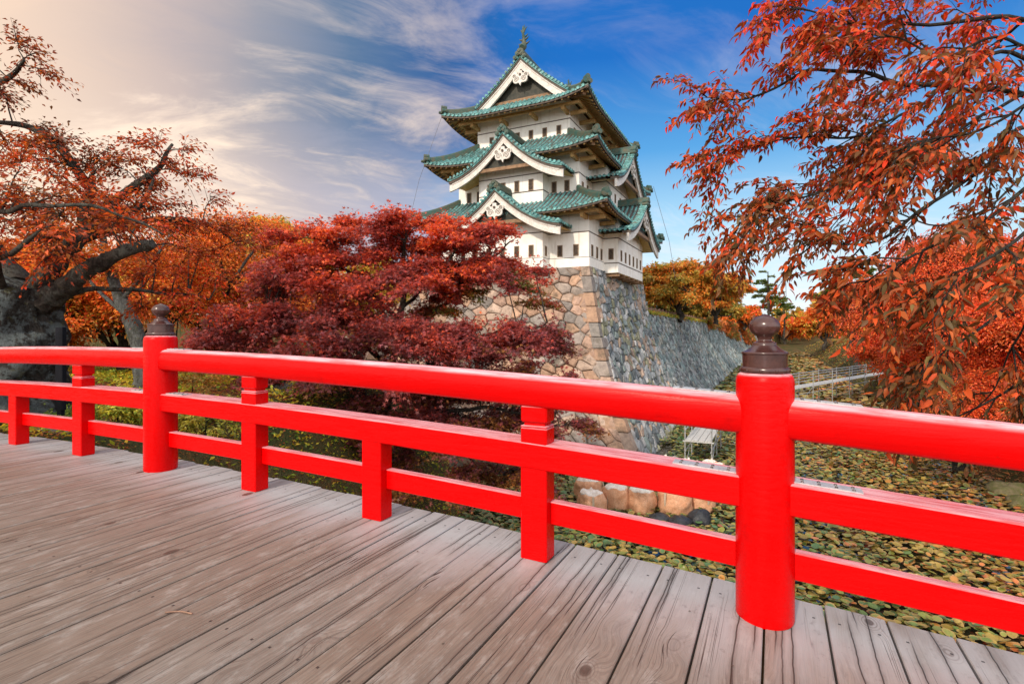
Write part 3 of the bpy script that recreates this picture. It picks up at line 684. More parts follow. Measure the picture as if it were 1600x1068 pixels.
# ---- gables: o = position of the ridge line on the wall plane, built in a frame (a along the wall, y outward = -front)
def gable(par, frame, h, zA, zEnd, front, back, wallplane, boardw=.40, scale=1.0, A=1.75, orn=True, tipup=0., gz=None, beam=True):
    """frame(a, f, z) -> local point; a along the wall from the gable's middle, f outward. front = verge, back = where it dies into the roof"""
    def prof(a):
        q = min(1., abs(a)/h); return zEnd+(zA-zEnd)*(1-(A*q-(A-1)*q*q))+tipup*max(0, q-.6)**2*6
    NA = 18; As = [h*i/NA for i in range(NA+1)]
    tiles = MB()
    for sgn in (-1, 1):
        vs = []
        for a in As: vs += [frame(sgn*a, front, prof(a)), frame(sgn*a, back, prof(a))]
        tiles.m = 1; tiles.add(vs, [(2*i, 2*i+1, 2*i+3, 2*i+2) for i in range(NA)]); tiles.m = 0
        nf = max(2, round((front-back)/PITCH))
        for k in range(nf+1):                                       # tile rows running down the gable's slopes
            f = front-.05-(front-back-.1)*k/nf; rings = []
            out = (Vector(frame(sgn, 0, 0))-Vector(frame(0, 0, 0))).normalized()
            roll_path(tiles, [frame(sgn*a, f, prof(a)) for a in reversed(As)], out, .085)
        # short round tiles set across the verge
        ln = 0.; last = None; acc = 0.
        for i in range(200):
            a = h*(i+.5)/200; p = Vector(frame(sgn*a, front, prof(a)))
            if last is not None: acc += (p-last).length
            last = p
            if acc > .27:
                acc = 0.; fv = (Vector(frame(0, 1, 0))-Vector(frame(0, 0, 0))); sv = (Vector(frame(1, 0, 0))-Vector(frame(0, 0, 0)))
                c = p+Vector((0, 0, .10)); R = .088; rg = []
                for ff in (-.42, .07):
                    rg.append([tuple(c+fv*ff+sv*(R*math.cos(2*math.pi*k/10))+Vector((0, 0, R*math.sin(2*math.pi*k/10)))) for k in range(10)])
                tiles.sweep(rg, True, True, False)
        # tile edge under the verge
        vs = []
        for a in As: vs += [frame(sgn*a, front, prof(a)), frame(sgn*a, front, prof(a)-.09)]
        tiles.add(vs, [(2*i, 2*i+1, 2*i+3, 2*i+2) for i in range(NA)])
    g = tiles.obj('gable_roof', [M['copper'], M['pan']], par)
    def curved_board(name, top, wid, f0, f1, m, aend=1.0, wend=1.25):
        bb = MB()
        for sgn in (-1, 1):
            rings = []
            for a in As:
                if a > h*aend+1e-6: continue
                z = prof(a)-top; wd = wid*(1+(wend-1)*(a/h)**3)
                rings.append([frame(sgn*a, f0, z), frame(sgn*a, f1, z), frame(sgn*a, f1, z-wd), frame(sgn*a, f0, z-wd)])
            bb.sweep(rings, True, True, False)
        return bb.obj(name, m, g)
    curved_board('verge_board', .091, .12, front-.04, front-.55, M['shade_timber'])
    curved_board('bargeboard', .213, boardw, front-.14, front-.28, M['trim_white'], 1.0, 1.15)
    curved_board('bargeboard_rim', .212, boardw*.22, front-.10, front-.139, M['trim_white'], .99)
    # boarding under the slopes
    bb = MB()
    for sgn in (-1, 1):
        vs = []
        for a in As: vs += [frame(sgn*a, front-.30, prof(a)-.215), frame(sgn*a, back, prof(a)-.215)]
        bb.add(vs, [(2*i, 2*i+2, 2*i+3, 2*i+1) for i in range(NA)])
    bb.obj('soffit', M['soffit'], g)
    bb = MB(); f = front-.42
    while f > max(wallplane, back)+.1:
        for sgn in (-1, 1):
            rings = []
            for a in As[:-1]:
                z = prof(a)-.22; rings.append([frame(sgn*a, f, z), frame(sgn*a, f-.1, z), frame(sgn*a, f-.1, z-.12), frame(sgn*a, f, z-.12)])
            bb.sweep(rings, True, True)
        f -= .36
    if bb.v: bb.obj('rafter', M['rafter'], g)
    # dark panel, tie beam and its bearing blocks
    gz_ = gz if gz is not None else zEnd+.45
    pts = []; 
    for a in As:
        if prof(a)-.2 > gz_: pts.append((a, prof(a)-.2))
    poly = [frame(-a, wallplane, z) for a, z in reversed(pts)]+[frame(a, wallplane, z) for a, z in pts[1:]]
    am = pts[-1][0]
    poly = [frame(-am-.3, wallplane, gz_)]+poly+[frame(am+.3, wallplane, gz_)]
    bb = MB(); n = len(poly); ins = [tuple(Vector(p)) for p in poly]
    fv = (Vector(frame(0, 1, 0))-Vector(frame(0, 0, 0)))
    bb.sweep([[tuple(Vector(p)-fv*.25) for p in poly], poly], True, True); bb.obj('gable_panel', M['dark_gable'], g)
    if beam:
        bb = MB(); L = am+.15
        P = [(-L, wallplane-.05), (L, wallplane-.05), (L, wallplane+.16), (-L, wallplane+.16)]
        bb.sweep([[frame(a, f_, gz_-.22) for a, f_ in P], [frame(a, f_, gz_-.02) for a, f_ in P]], True, True)
        bb.obj('tie_beam', M['timber'], g)
        for sgn in (-1, 1):
            bb = MB(); P = [(sgn*(L-.25)-.13, wallplane+.17), (sgn*(L-.25)+.13, wallplane+.17), (sgn*(L-.25)+.13, front-.16), (sgn*(L-.25)-.13, front-.16)]
            bb.sweep([[frame(a, f_, gz_-.20) for a, f_ in P], [frame(a, f_, gz_+.06) for a, f_ in P]], True, True); bb.obj('purlin', M['timber'], g)
    # ridge with stacked round end tiles
    bb = MB(); zr = zA
    P = [(-.20, -.05), (-.18, .26), (-.11, .40), (0, .46), (.11, .40), (.18, .26), (.20, -.05)]
    bb.sweep([[frame(a*scale, f_, zr+z*scale) for a, z in P] for f_ in (front-.12, back)], True, True)
    for (a0, z0, rr) in ((-.33, -.10, .14), (.33, -.10, .14), (-.15, .14, .165), (.15, .14, .165), (0, .30, .16)):
        for f0, f1, R in ((front-.25, front+.12, rr), (front+.119, front+.16, rr*.55)):
            bb.sweep([[frame((a0+R*math.cos(2*math.pi*k/14))*scale, f_, zr+(z0+R*math.sin(2*math.pi*k/14))*scale) for k in range(14)] for f_ in (f0, f1)], True, True)
    bb.obj('ridge', M['copper_dark'], g)
    if orn:                                                         # carved pendant with two scrolls
        s_ = .80*scale; zc_ = zA-1.16-boardw*.5
        bb = MB(); out = []
        def arc(cx_, cz_, r, a0, a1, n=8): return [(cx_+r*math.cos(math.radians(a0+(a1-a0)*i/n)), cz_+r*math.sin(math.radians(a0+(a1-a0)*i/n))) for i in range(n+1)]
        half = [(.0, .62), (.16, .60), (.17, .40), (.30, .36)]+arc(.55, .22, .22, 120, -60, 7)+arc(.36, -.10, .30, 20, -110, 7)+[(.10, -.38), (0, -.62)]
        out = half+[(-x, z) for x, z in reversed(half[1:-1])]
        out = [(x*s_, z*s_) for x, z in out]
        bb.sweep([[frame(x, f_, zc_+z) for x, z in reversed(out)] for f_ in (front-.13, front-.02)], True, True)
        ga = bb.obj('gable_pendant', M['trim_white'], g); bb = MB()
        for sg in (-1, 1):
            bb = MB()
            for (cx_, cz_, R) in ((.33, -.08, .24), (.55, .22, .15)):
                pts = []
                for i in range(22):
                    a = math.radians(200-i*30); r = R*(1-i/25); pts.append(frame(sg*(cx_+r*math.cos(a))*s_, front-.018, zc_+(cz_+r*math.sin(a))*s_))
                bb.tube(pts,   .016*scale+.006, 5, True)
            bb.obj('scroll', M['carve'], ga)
        bb = MB()
        bb.sweep([[frame(.10*s_*math.cos(2*math.pi*k/12), f_, zc_+.28*s_+.10*s_*math.sin(2*math.pi*k/12)) for k in range(12)] for f_ in (front-.019, front+.03)], True, True)
        bb.obj('boss', M['shade_timber'], ga)
    return g
def FR(cx_, y0): return lambda a, f, z: (cx_+a, y0-f, z)
def RR(cy_, x0): return lambda a, f, z: (x0+f, cy_+a, z)
gable(fb1, FR(-5.23, 0.), 4.15, 4.72, 2.36, 2.05, -1.2, 1.60, .44)
gable(fb2, FR(-5.12, 0.), 3.90, 8.35, 5.86, 1.20, -1.7, .81, .44)
gable(rb1, RR(6.45, 0.), 4.55, 4.82, 2.36, 2.05, -1.2, 1.60, .44)
gable(rb2, RR(6.45, -.95), 4.15, 8.45, 5.86, 2.15, -.9, 1.76, .44)
# top roof: two long slopes and the gables at both ends
xm = -W_/2; hm = W_/2-.05
for sgn in (1, -1):
    tb = MB(); ND = 12; y0, y1 = 1.62, D_-1.62; ny = round((y1-y0)/PITCH); dsl = (y1-y0)/ny
    dd = [1.9+(hm-1.9)*i/(ND-1) for i in range(ND)]
    def pt(y, d): return (xm+sgn*(hm-d), y, 10.32+fz3(d)+.012)
    vs = [pt(y, d) for d in dd for y in (y0, y1)]
    tb.m = 1; tb.add(vs, [(2*i, 2*i+1, 2*i+3, 2*i+2) for i in range(ND-1)]); tb.m = 0
    for k in range(ny+1): roll_path(tb, [pt(y0+k*dsl, d) for d in dd], Vector((sgn, 0, 0)), .082, False)
    tb.obj('main_slope', [M['copper'], M['pan']], r3)
zr3 = 10.32+fz3(hm)
for fr_ in (lambda a, f, z: (xm+a, 2.15-f, z), lambda a, f, z: (xm-a, D_-2.15+f, z)):
    # verge follows the long slopes' own curve
    hq = 3.35; zl = 10.32+fz3(hm-hq)
    k_ = (fz3(hm)-fz3(hm-hq)); mid = (fz3(hm)-fz3(hm-hq/2))/k_; A_ = (mid-.25)/.25
    gable(r3, fr_, hq, zr3+.03, zl+.03, .62, .0, .02, .58, 1.0, A_, True, 0., zl+.30)
b = MB(); P = [(-.24, -.1), (-.22, .30), (-.15, .52), (0, .60), (.15, .52), (.22, .30), (.24, -.1)]
b.sweep([[(xm+a, y, zr3+z) for a, z in P] for y in (1.62, D_-1.62)], True, True); b.obj('main_ridge', M['copper_dark'], r3)
def dolphin(y, sg):
    """roof fish: body curling up from the ridge, forked tail and spiny fins"""
    b = MB(); base = Vector((xm, y, zr3+.62))
    pts = [base+Vector((0, sg*o, z)) for o, z in ((-.22, .10), (-.05, .22), (.16, .40), (.26, .70), (.20, 1.05), (.08, 1.35), (.02, 1.58))]
    pts = [base+(p-base)*.78 for p in pts]; K_ = .78
    pts = smooth_path(pts, 4); b.tube(pts, lerp_list([.20, .25, .22, .17, .12, .085, .055], len(pts)), 10)
    for dx, dy, z0, L in ((.32, 0, 1.45, .55), (-.30, .02, 1.42, .45), (.05, .10, 1.5, .75), (-.08, .05, 1.5, .70)):
        p0 = base+Vector((0, sg*.06, z0))*K_; p1 = p0+Vector((dx*.5, sg*dy, L*.55))*K_; p2 = p0+Vector((dx, sg*(dy+.08), L))*K_; b.tube([p0, p1, p2], [.075, .06, .016], 6)
    for dx, z0 in ((.42, .55), (-.42, .50), (.34, .95), (-.36, .90), (.28, 1.2)):
        p0 = base+Vector((0, sg*.22, z0))*K_; b.tube([p0, p0+Vector((dx*.6, 0, .06)), p0+Vector((dx, sg*.05, .20))], [.08, .06, .016], 6)
    b.obj('roof_fish', M['copper_dark'], r3)
dolphin(2.0, 1); dolphin(D_-2.0, -1)
def wire(pts): b = MB(); b.tube(pts, .014, 4); b.obj('lightning_wire', M['bolt'], keep)
wire([(-W_+.0, .2, 10.75), (-W_-1.6, -.2, 6.5), (-W_-2.8, -.7, 1.2)]); wire([(1.5, 11.2, 7.2), (2.6, 11.6, 3.0), (3.0, 11.9, .2)])
# ------------------------------------------------------------------ stone walls
def batter(d): return .21*d+.0016*max(d, 0.)**3
def vor_cells(A0, A1, D0, D1, sa, sd, rng_, rag=.5, skew=0.):
    """irregular polygons filling a rectangle, one per stone"""
    na, nd = max(1, round((A1-A0)/sa)), max(1, round((D1-D0)/sd)); ca, cd = (A1-A0)/na, (D1-D0)/nd
    sites = {}
    for i in range(-2, na+2):
        for j in range(-2, nd+2):
            sites[i, j] = (A0+(i+.5+(.5 if j % 2 else 0)*.8-.2+rng_.uniform(-rag, rag)*.85)*ca, D0+(j+.5+rng_.uniform(-rag, rag)*.8)*cd)
    for i in range(-1, na+1):
        for j in range(-1, nd+1):
            x, y = sites[i, j]; poly = [(A0, D0), (A1, D0), (A1, D1), (A0, D1)]
            for di in range(-2, 3):
                for dj in range(-2, 3):
                    if (di, dj) == (0, 0) or (i+di, j+dj) not in sites: continue
                    ox, oy = sites[i+di, j+dj]; nx, ny = (ox-x), (oy-y)*(ca/cd); ny *= (ca/cd)
                    mx, my = (ox+x)/2, (oy+y)/2; out = []
                    for k in range(len(poly)):
                        p, q = poly[k], poly[(k+1) % len(poly)]
                        fp = (p[0]-mx)*nx+(p[1]-my)*ny; fq = (q[0]-mx)*nx+(q[1]-my)*ny
                        if fp <= 0: out.append(p)
                        if (fp < 0) != (fq < 0) and fp != fq: t = fp/(fp-fq); out.append((p[0]+(q[0]-p[0])*t, p[1]+(q[1]-p[1])*t))
                    poly = out
                    if len(poly) < 3: break
                if len(poly) < 3: break
            if len(poly) >= 3: yield poly
def masonry(mb, pos, nrm, rect_, size, palette, seed, bulge=.07, joint=.035, gain=1.):
    r_ = random.Random(seed)
    for poly in vor_cells(*rect_, *size, r_, .68):
        cxm = sum(p[0] for p in poly)/len(poly); cym = sum(p[1] for p in poly)/len(poly)
        rad = min(math.hypot(p[0]-cxm, p[1]-cym) for p in poly)
        if rad < .06: continue
        sh = max(.4, 1-joint/rad); tip = r_.uniform(.3, 1.0)*bulge; tl = (r_.uniform(-.12, .12), r_.uniform(-.12, .12))
        c = palette[min(len(palette)-1, int(r_.random()*len(palette)))]; g = r_.uniform(.85, 1.25)*gain; mb.cur = tuple(x*g for x in c)
        rings = []
        for k, (s_, h) in enumerate(((1.0*sh, -.10), (.97*sh, tip*.45), (.82*sh, tip), (.45*sh, tip*1.15))):
            ring = []
            for p in poly:
                a = cxm+(p[0]-cxm)*s_; d = cym+(p[1]-cym)*s_; hh = h+(tl[0]*(p[0]-cxm)+tl[1]*(p[1]-cym))*(1 if k else 0)+(mnoise.noise(Vector((a*3, d*3, seed)))*.03 if k > 1 else 0)
                ring.append(tuple(Vector(pos(a, d))+Vector(nrm(a, d))*hh))
            rings.append(ring)
        n = len(poly); mb.sweep(rings, True, False, False); mb.add(rings[-1], [tuple(range(n))])
def nslope(d):
    s_ = .21+.0048*d*d; l = math.hypot(1, s_); return 1/l, s_/l
def fpos(a, d): bq = batter(d); return (bq-a, -bq, -d)
def fnrm(a, d): c, s_ = nslope(d); return (0, -c, s_)
def rpos(a, d): bq = batter(d); return (bq, -bq+a, -d)
def rnrm(a, d): c, s_ = nslope(d); return (c, 0, s_)
def flip(pos): return pos
WARM = [(.54, .36, .27), (.49, .33, .25), (.56, .42, .33), (.40, .33, .28), (.50, .32, .22), (.44, .37, .32), (.58, .37, .25), (.34, .30, .27)]
GREY = [(.17, .19, .20), (.23, .25, .26), (.30, .31, .31), (.12, .14, .15), (.36, .27, .21), (.18, .22, .21), (.38, .38, .37), (.29, .22, .17), (.22, .22, .15)]
PALE = [(.24, .30, .30), (.31, .36, .35), (.19, .25, .25), (.37, .40, .39), (.27, .27, .24), (.17, .21, .21)]
DEEP = 10.9
podium = empty('keep_stone_base', 'tall battered base of fitted stones under the white castle, warm front and grey side', 'stone wall', KW, ROT)
b = MB(); masonry(b, fpos, fnrm, (.5, 19., .0, DEEP), (.74, .58), WARM, 3, .15, .012, .90)
b.obj('front_face', M['stone_warm'], podium, 'tint')
b = MB(); masonry(b, rpos, rnrm, (.5, 14.2, .0, DEEP), (.58, .46), GREY, 5, .13, .012, 1.25)
b.obj('side_face', M['stone'], podium, 'tint')
b = MB(); r_ = random.Random(8); d = 0.; k = 0
while d < DEEP:                                       # long corner stones laid alternately
    h = r_.choice([.5, .62, .75, .9, 1.05])*r_.uniform(.9, 1.1); d2 = min(DEEP, d+h); lf, lr = ((1.65, .75) if k % 2 == 0 else (.8, 1.5)); lf *= r_.uniform(.7, 1.3); lr *= r_.uniform(.7, 1.3)
    def quoin(pos, nrm, L, o):
        g = .02; rows = []
        for dd in (d+g, (d+d2)/2, d2-g):
            c, s_ = nslope(dd); bq = batter(dd)+o
            rows.append((dd, bq))
        return rows
    g = .02; jit_ = r_.uniform(-.02, .05); rings = []
    for dd, ins in ((d+g, .03), (d+g+.05, 0), (d2-g-.05, 0), (d2-g, .03)):
        bq = batter(dd)+.045-ins+jit_; 
        rings.append([(bq, -bq+.0, -dd), (bq, -bq+lr, -dd), (bq-.5, -bq+lr, -dd), (bq-.5, -bq+.5, -dd), (bq-lf, -bq+.5, -dd), (bq-lf, -bq, -dd)])
    cc = tuple(.82*x for x in r_.choice(WARM+[(.62, .42, .32), (.56, .36, .27), (.36, .33, .30)])); gg = r_.uniform(.85, 1.12); b.cur = tuple(x*gg for x in cc)
    b.sweep(rings, True, True, False); d = d2; k += 1
b.obj('corner_stone', M['stone_warm'], podium, 'tint')
b = MB(); DD = [DEEP*i/14 for i in range(15)]
b.sweep([[(fpos(19, dd)[0], fpos(0, dd)[1]+.085, -dd), (rpos(0, dd)[0]-.085, fpos(0, dd)[1]+.085, -dd), (rpos(0, dd)[0]-.085, 14.3, -dd)] for dd in DD], False, False)
b.add([(-19.1, .03, -.03), (-.03, .03, -.03), (-.03, 14.3, -.03), (-19.1, 14.3, -.03)], [(0, 1, 2, 3)])
b.obj('core', M['joint'], podium)
# the long moat wall beyond, lower than the base
LT = 2.35; LA0, LA1 = 14.3, 150.
mwall = empty('moat_wall', 'long grey stone moat wall running away beyond the castle base, rust red plants at its far end', 'stone wall', KW, ROT)
def bend(a): return .0009*max(0, a-60)**2
def wpos(a, d): x, y, z = rpos(a, d); return (x+bend(a), y, z-.012*max(0, a-14)*.35)
b = MB(); masonry(b, wpos, rnrm, (LA0, 48., LT, DEEP), (.56, .46), GREY[:4]+PALE, 7, .12, .014, 1.12)
masonry(b, wpos, rnrm, (48., LA1, LT, DEEP), (.95, .75), PALE, 9, .14, .02, 1.12)
b.obj('stone_facing', M['stone'], mwall, 'tint')
b = MB(); aa = [LA0+(LA1-LA0)*i/30 for i in range(31)]
for i in range(30):
    r0 = [wpos(aa[i], dd) for dd in [LT+(DEEP-LT)*k/10 for k in range(11)]]; r1_ = [wpos(aa[i+1], dd) for dd in [LT+(DEEP-LT)*k/10 for k in range(11)]]
    sh = lambda p: (p[0]-.10, p[1], p[2])
    b.sweep([[sh(p) for p in r0], [sh(p) for p in r1_]], False, False)
b.obj('core', M['joint'], mwall)

# ------------------------------------------------------------------ ground, water
def sstep(x, a, b_): t = np.clip((x-a)/(b_-a), 0, 1); return t*t*(3-2*t)
BED = -7.0
def height(p, q):
    p = np.asarray(p, float); q = np.asarray(q, float)
    pt = -9.3-.27*np.maximum(0, q-4)
    left = -1.50+(BED+1.50)*sstep(p, pt, pt+3.6)
    left = left+(BED-left)*sstep(q, 15.5, 19.5)*sstep(p, -34, -27)
    wallx = KP-.35; 
    plate = 1.42-.012*np.maximum(0, q-44)*.35
    inside = (p < wallx+np.where(q > 90, .0009*np.maximum(0, q-90)**2, 0)) & (q > KQ+.5)
    left = np.where(inside & (p > -60), plate, left)
    left = np.where(inside & (p <= -60), plate+(-1.5-plate)*sstep(-p, 60, 80), left)
    right = (-2.6-BED)*sstep(p, 7.0, 13.5)+.5*sstep(p, 16, 40)+.6*sstep(p, 40, 120)
    z = np.where(inside, left, np.maximum(left, BED)+right)
    far = sstep(q, 170, 200)
    z = np.where(inside, z, z+(np.maximum(z, -4.2)-z)*far)
    n_ = .10*np.sin(p*.9+1.3*np.sin(q*.5))*np.sin(q*.8+p*.3)+.05*np.sin(p*2.3)*np.sin(q*2.1+1)
    return z+n_*np.where(inside, .3, 1)
pp = np.unique(np.concatenate([np.linspace(-400, -45, 24), np.linspace(-45, -28, 18), np.linspace(-28, 20, 121), np.linspace(20, 60, 28), np.linspace(60, 600, 28), [KP-.36, KP-.34]]))
qq = np.unique(np.concatenate([np.linspace(-80, -4, 20), np.linspace(-4, 46, 126), np.linspace(46, 220, 88), np.linspace(220, 1500, 28), [KQ+.49, KQ+.51]]))
PP, QQ = np.meshgrid(pp, qq); ZZ = height(PP, QQ)
GX, GY = PP*CT+QQ*ST, -PP*ST+QQ*CT
V = np.stack([GX, GY, ZZ], -1).reshape(-1, 3); na_, nq_ = len(pp), len(qq)
I = np.arange(na_*nq_).reshape(nq_, na_); F = np.stack([I[:-1, :-1], I[:-1, 1:], I[1:, 1:], I[1:, :-1]], -1).reshape(-1, 4)
g = link('ground', np_mesh('ground', V, [F], None, True), M['ground']); tag(g, 'leaf strewn brown and mossy green banks of the moat', 'ground', None, 'structure')
b = MB(); cs = [L2W(-60, -80), L2W(12, -80), L2W(12, 205), L2W(-60, 205)]
b.add([(c.x, c.y, MOAT-.03) for c in cs], [(0, 1, 2, 3)]); tag(b.obj('water', M['water']), 'dark still moat water showing between the lily pads', 'water', None, 'structure')
def gz(x, y): p, q = W2L(x, y); return float(height(p, q))

# ------------------------------------------------------------------ lily pads, leaf litter, ground plants
R = np.random.default_rng(11)
def frames(n, tilt, R):
    """random near-upright frames: returns x,y,z axes"""
    az = R.uniform(0, 2*np.pi, n); tl = np.abs(R.normal(0, tilt, n)); ta = R.uniform(0, 2*np.pi, n)
    z = np.stack([np.sin(tl)*np.cos(ta), np.sin(tl)*np.sin(ta), np.cos(tl)], 1)
    x = np.stack([np.cos(az), np.sin(az), np.zeros(n)], 1); x -= z*np.sum(x*z, 1, keepdims=True); x /= np.linalg.norm(x, axis=1, keepdims=True)
    return x, np.cross(z, x), z
def vnoise(x, y, s): return np.array([mnoise.noise(Vector((a*s, b_*s, 3.3))) for a, b_ in zip(x, y)])
def pads(name, n, pr, qr, rad, seg_, tilt, seed, label):
    R = np.random.default_rng(seed)
    p = R.uniform(*pr, n); q = qr[0]+(qr[1]-qr[0])*R.uniform(0, 1, n)**1.25
    ok = height(p, q) < MOAT+.10; nv = vnoise(p, q, .35); ok &= nv > -.95+.25*R.uniform(0, 1, n); ok &= ~((q > 24) & (p < -5.0)) | (q > 31)
    p, q, nv = p[ok], q[ok], nv[ok]; n = len(p)
    r = R.uniform(*rad, n)*(1+.002*q); x, y, z = frames(n, tilt, R)
    c = np.stack([p*CT+q*ST, -p*ST+q*CT, MOAT+.03+R.uniform(0, .22, n)*(tilt > .1)], 1)
    cols = np.array([(.085, .13, .030), (.14, .15, .03), (.21, .15, .03), (.30, .135, .03), (.34, .105, .03), (.05, .10, .035), (.24, .17, .04)])
    wt_ = np.clip(R.normal(.0, .25, n)+  .36+.26*(p-2)/6+nv*.25, 0, .999); order = np.array([5, 0, 1, 2, 6, 3, 4]); col = 1.38*cols[order[(wt_*7).astype(int)]]*R.uniform(.7, 1.25, (n, 1))
    rim = np.where(R.uniform(0, 1, (n, 1)) < .7, np.array([[.40, .24, .08]]), col)*R.uniform(.7, 1.2, (n, 1))
    ang = np.linspace(0, 2*np.pi, seg_, endpoint=False); cup = R.uniform(-.05, .30, (n, 1, 1))
    ca, sa = np.cos(ang)[None, :, None], np.sin(ang)[None, :, None]
    wob = (1+R.normal(0, .07, (n, seg_, 1)))
    def ring(k, lift): return c[:, None]+(x[:, None]*ca+y[:, None]*sa)*(r[:, None, None]*k*wob)+z[:, None]*(r[:, None, None]*cup*lift)
    V = np.concatenate([c[:, None], ring(.55, .35), ring(.86, .8), ring(1., 1.15)], 1); k = V.shape[1]
    C = np.concatenate([np.repeat(col[:, None], 1+seg_, 1), np.repeat((col*.6+rim*.4)[:, None], seg_, 1), np.repeat(rim[:, None], seg_, 1)], 1)
    off = (np.arange(n)*k)[:, None, None]; i = np.arange(seg_); j = (i+1) % seg_
    T = np.stack([np.zeros(seg_, int), 1+i, 1+j], 1)[None]+off
    Q = np.concatenate([np.stack([1+i, 1+seg_+i, 1+seg_+j, 1+j], 1), np.stack([1+seg_+i, 1+2*seg_+i, 1+2*seg_+j, 1+seg_+j], 1)])[None]+off
    return V.reshape(-1, 3), T.reshape(-1, 3), Q.reshape(-1, 4), C.reshape(-1, 3)
parts = [pads('a', 52000, (-12, 9.5), (5, 42), (.055, .120), 9, .34, 21, ''), pads('b', 16000, (-6.5, 9.5), (40, 190), (.17, .28), 6, .3, 22, '')]
o_ = 0; Vs, Ts, Qs, Cs = [], [], [], []
for v, t, q_, c in parts: Vs.append(v); Ts.append(t+o_); Qs.append(q_+o_); Cs.append(c); o_ += len(v)
tag(link('lily_pads', np_mesh('lily_pads', np.concatenate(Vs), [np.concatenate(Ts), np.concatenate(Qs)], {'col': np.concatenate(Cs)}, True), M['pad']), 'crowded green and browning lily pads covering the moat', 'lily pads', None, 'stuff')
# ------------------------------------------------------------------ trees
LEAF = {  # outline points (along, across, up) and faces
 'fold': (np.array([(0,0,0),(.45,.24,.07),(1,0,-.06),(.45,-.24,.07)]), [np.array([(0,2,1),(0,3,2)])]),
 'oval': (np.array([(0,0,0),(.30,.195,.06),(.33,0,0),(.30,-.195,.06),(.68,.165,.0),(.70,0,-.05),(.68,-.165,.0),(1.12,0,-.17)]),
          [np.array([(0,2,1),(0,3,2),(4,5,7),(5,6,7)]), np.array([(1,2,5,4),(2,3,6,5)])]),
 'palm': (np.array([(0,0,0)]+[(r*math.cos(math.radians(a)), r*math.sin(math.radians(a)), -.10*r*r) for a, r in ((-105,.55),(-75,.30),(-52,.88),(-28,.38),(0,1.05),(28,.38),(52,.88),(75,.30),(105,.55))]),
          [np.array([(0,i,i+1) for i in range(1, 9)])]),
 'tri': (np.array([(0,0,0),(.5,.5,.05),(.62,.12,.02),(1.05,0,-.10),(.62,-.12,.02),(.5,-.5,.05)]), [np.array([(0,2,1),(0,3,2),(0,4,3),(0,5,4)])]),
 'needle': (np.array([(0,0,0),(.5,.05,.04),(1,0,.05),(.5,-.05,.04)]), [np.array([(0,2,1),(0,3,2)])]),
}
def norm(v): return v/np.maximum(np.linalg.norm(v, axis=1, keepdims=True), 1e-6)
def leaves(pos, ax, nr, size, kind, col):
    T, FS = LEAF[kind]; ax = norm(ax); sd = norm(np.cross(nr, ax)); nr = np.cross(ax, sd)
    s = size[:, None, None]
    rr_ = np.random.default_rng(len(pos)); wy_ = rr_.uniform(.72, 1.15, (len(pos), 1, 1)); wz_ = rr_.uniform(.2, 2.6, (len(pos), 1, 1))
    V = pos[:, None]+s*(ax[:, None]*T[None, :, :1]+sd[:, None]*T[None, :, 1:2]*wy_+nr[:, None]*T[None, :, 2:]*wz_)
    n, k = len(pos), len(T); off = (np.arange(n)*k)[:, None, None]
    return V.reshape(-1, 3), [(f[None]+off).reshape(-1, f.shape[1]) for f in FS], np.repeat(col, k, 0)
def twigs(P0, P1, P2, r0, r1):
    """three sided bent twigs as one array: P0 root, P1 middle, P2 tip"""
    n = len(P0); d = norm(P2-P0); a = norm(np.cross(d, np.tile([[.3, .2, .93]], (n, 1)))); b = np.cross(d, a); out = []
    for P, r in ((P0, r0), (P1, (r0+r1)/2), (P2, r1)):
        r = np.broadcast_to(np.asarray(r, float), (n,))[:, None]
        for k in range(3): out.append(P+r*(a*math.cos(2.094*k)+b*math.sin(2.094*k)))
    V = np.stack(out, 1); F = []
    for s_ in (0, 3):
        for k in range(3): j = (k+1) % 3; F.append((s_+k, s_+j, s_+3+j, s_+3+k))
    F = (np.array(F)[None]+(np.arange(n)*9)[:, None, None]).reshape(-1, 4)
    return V.reshape(-1, 3), F
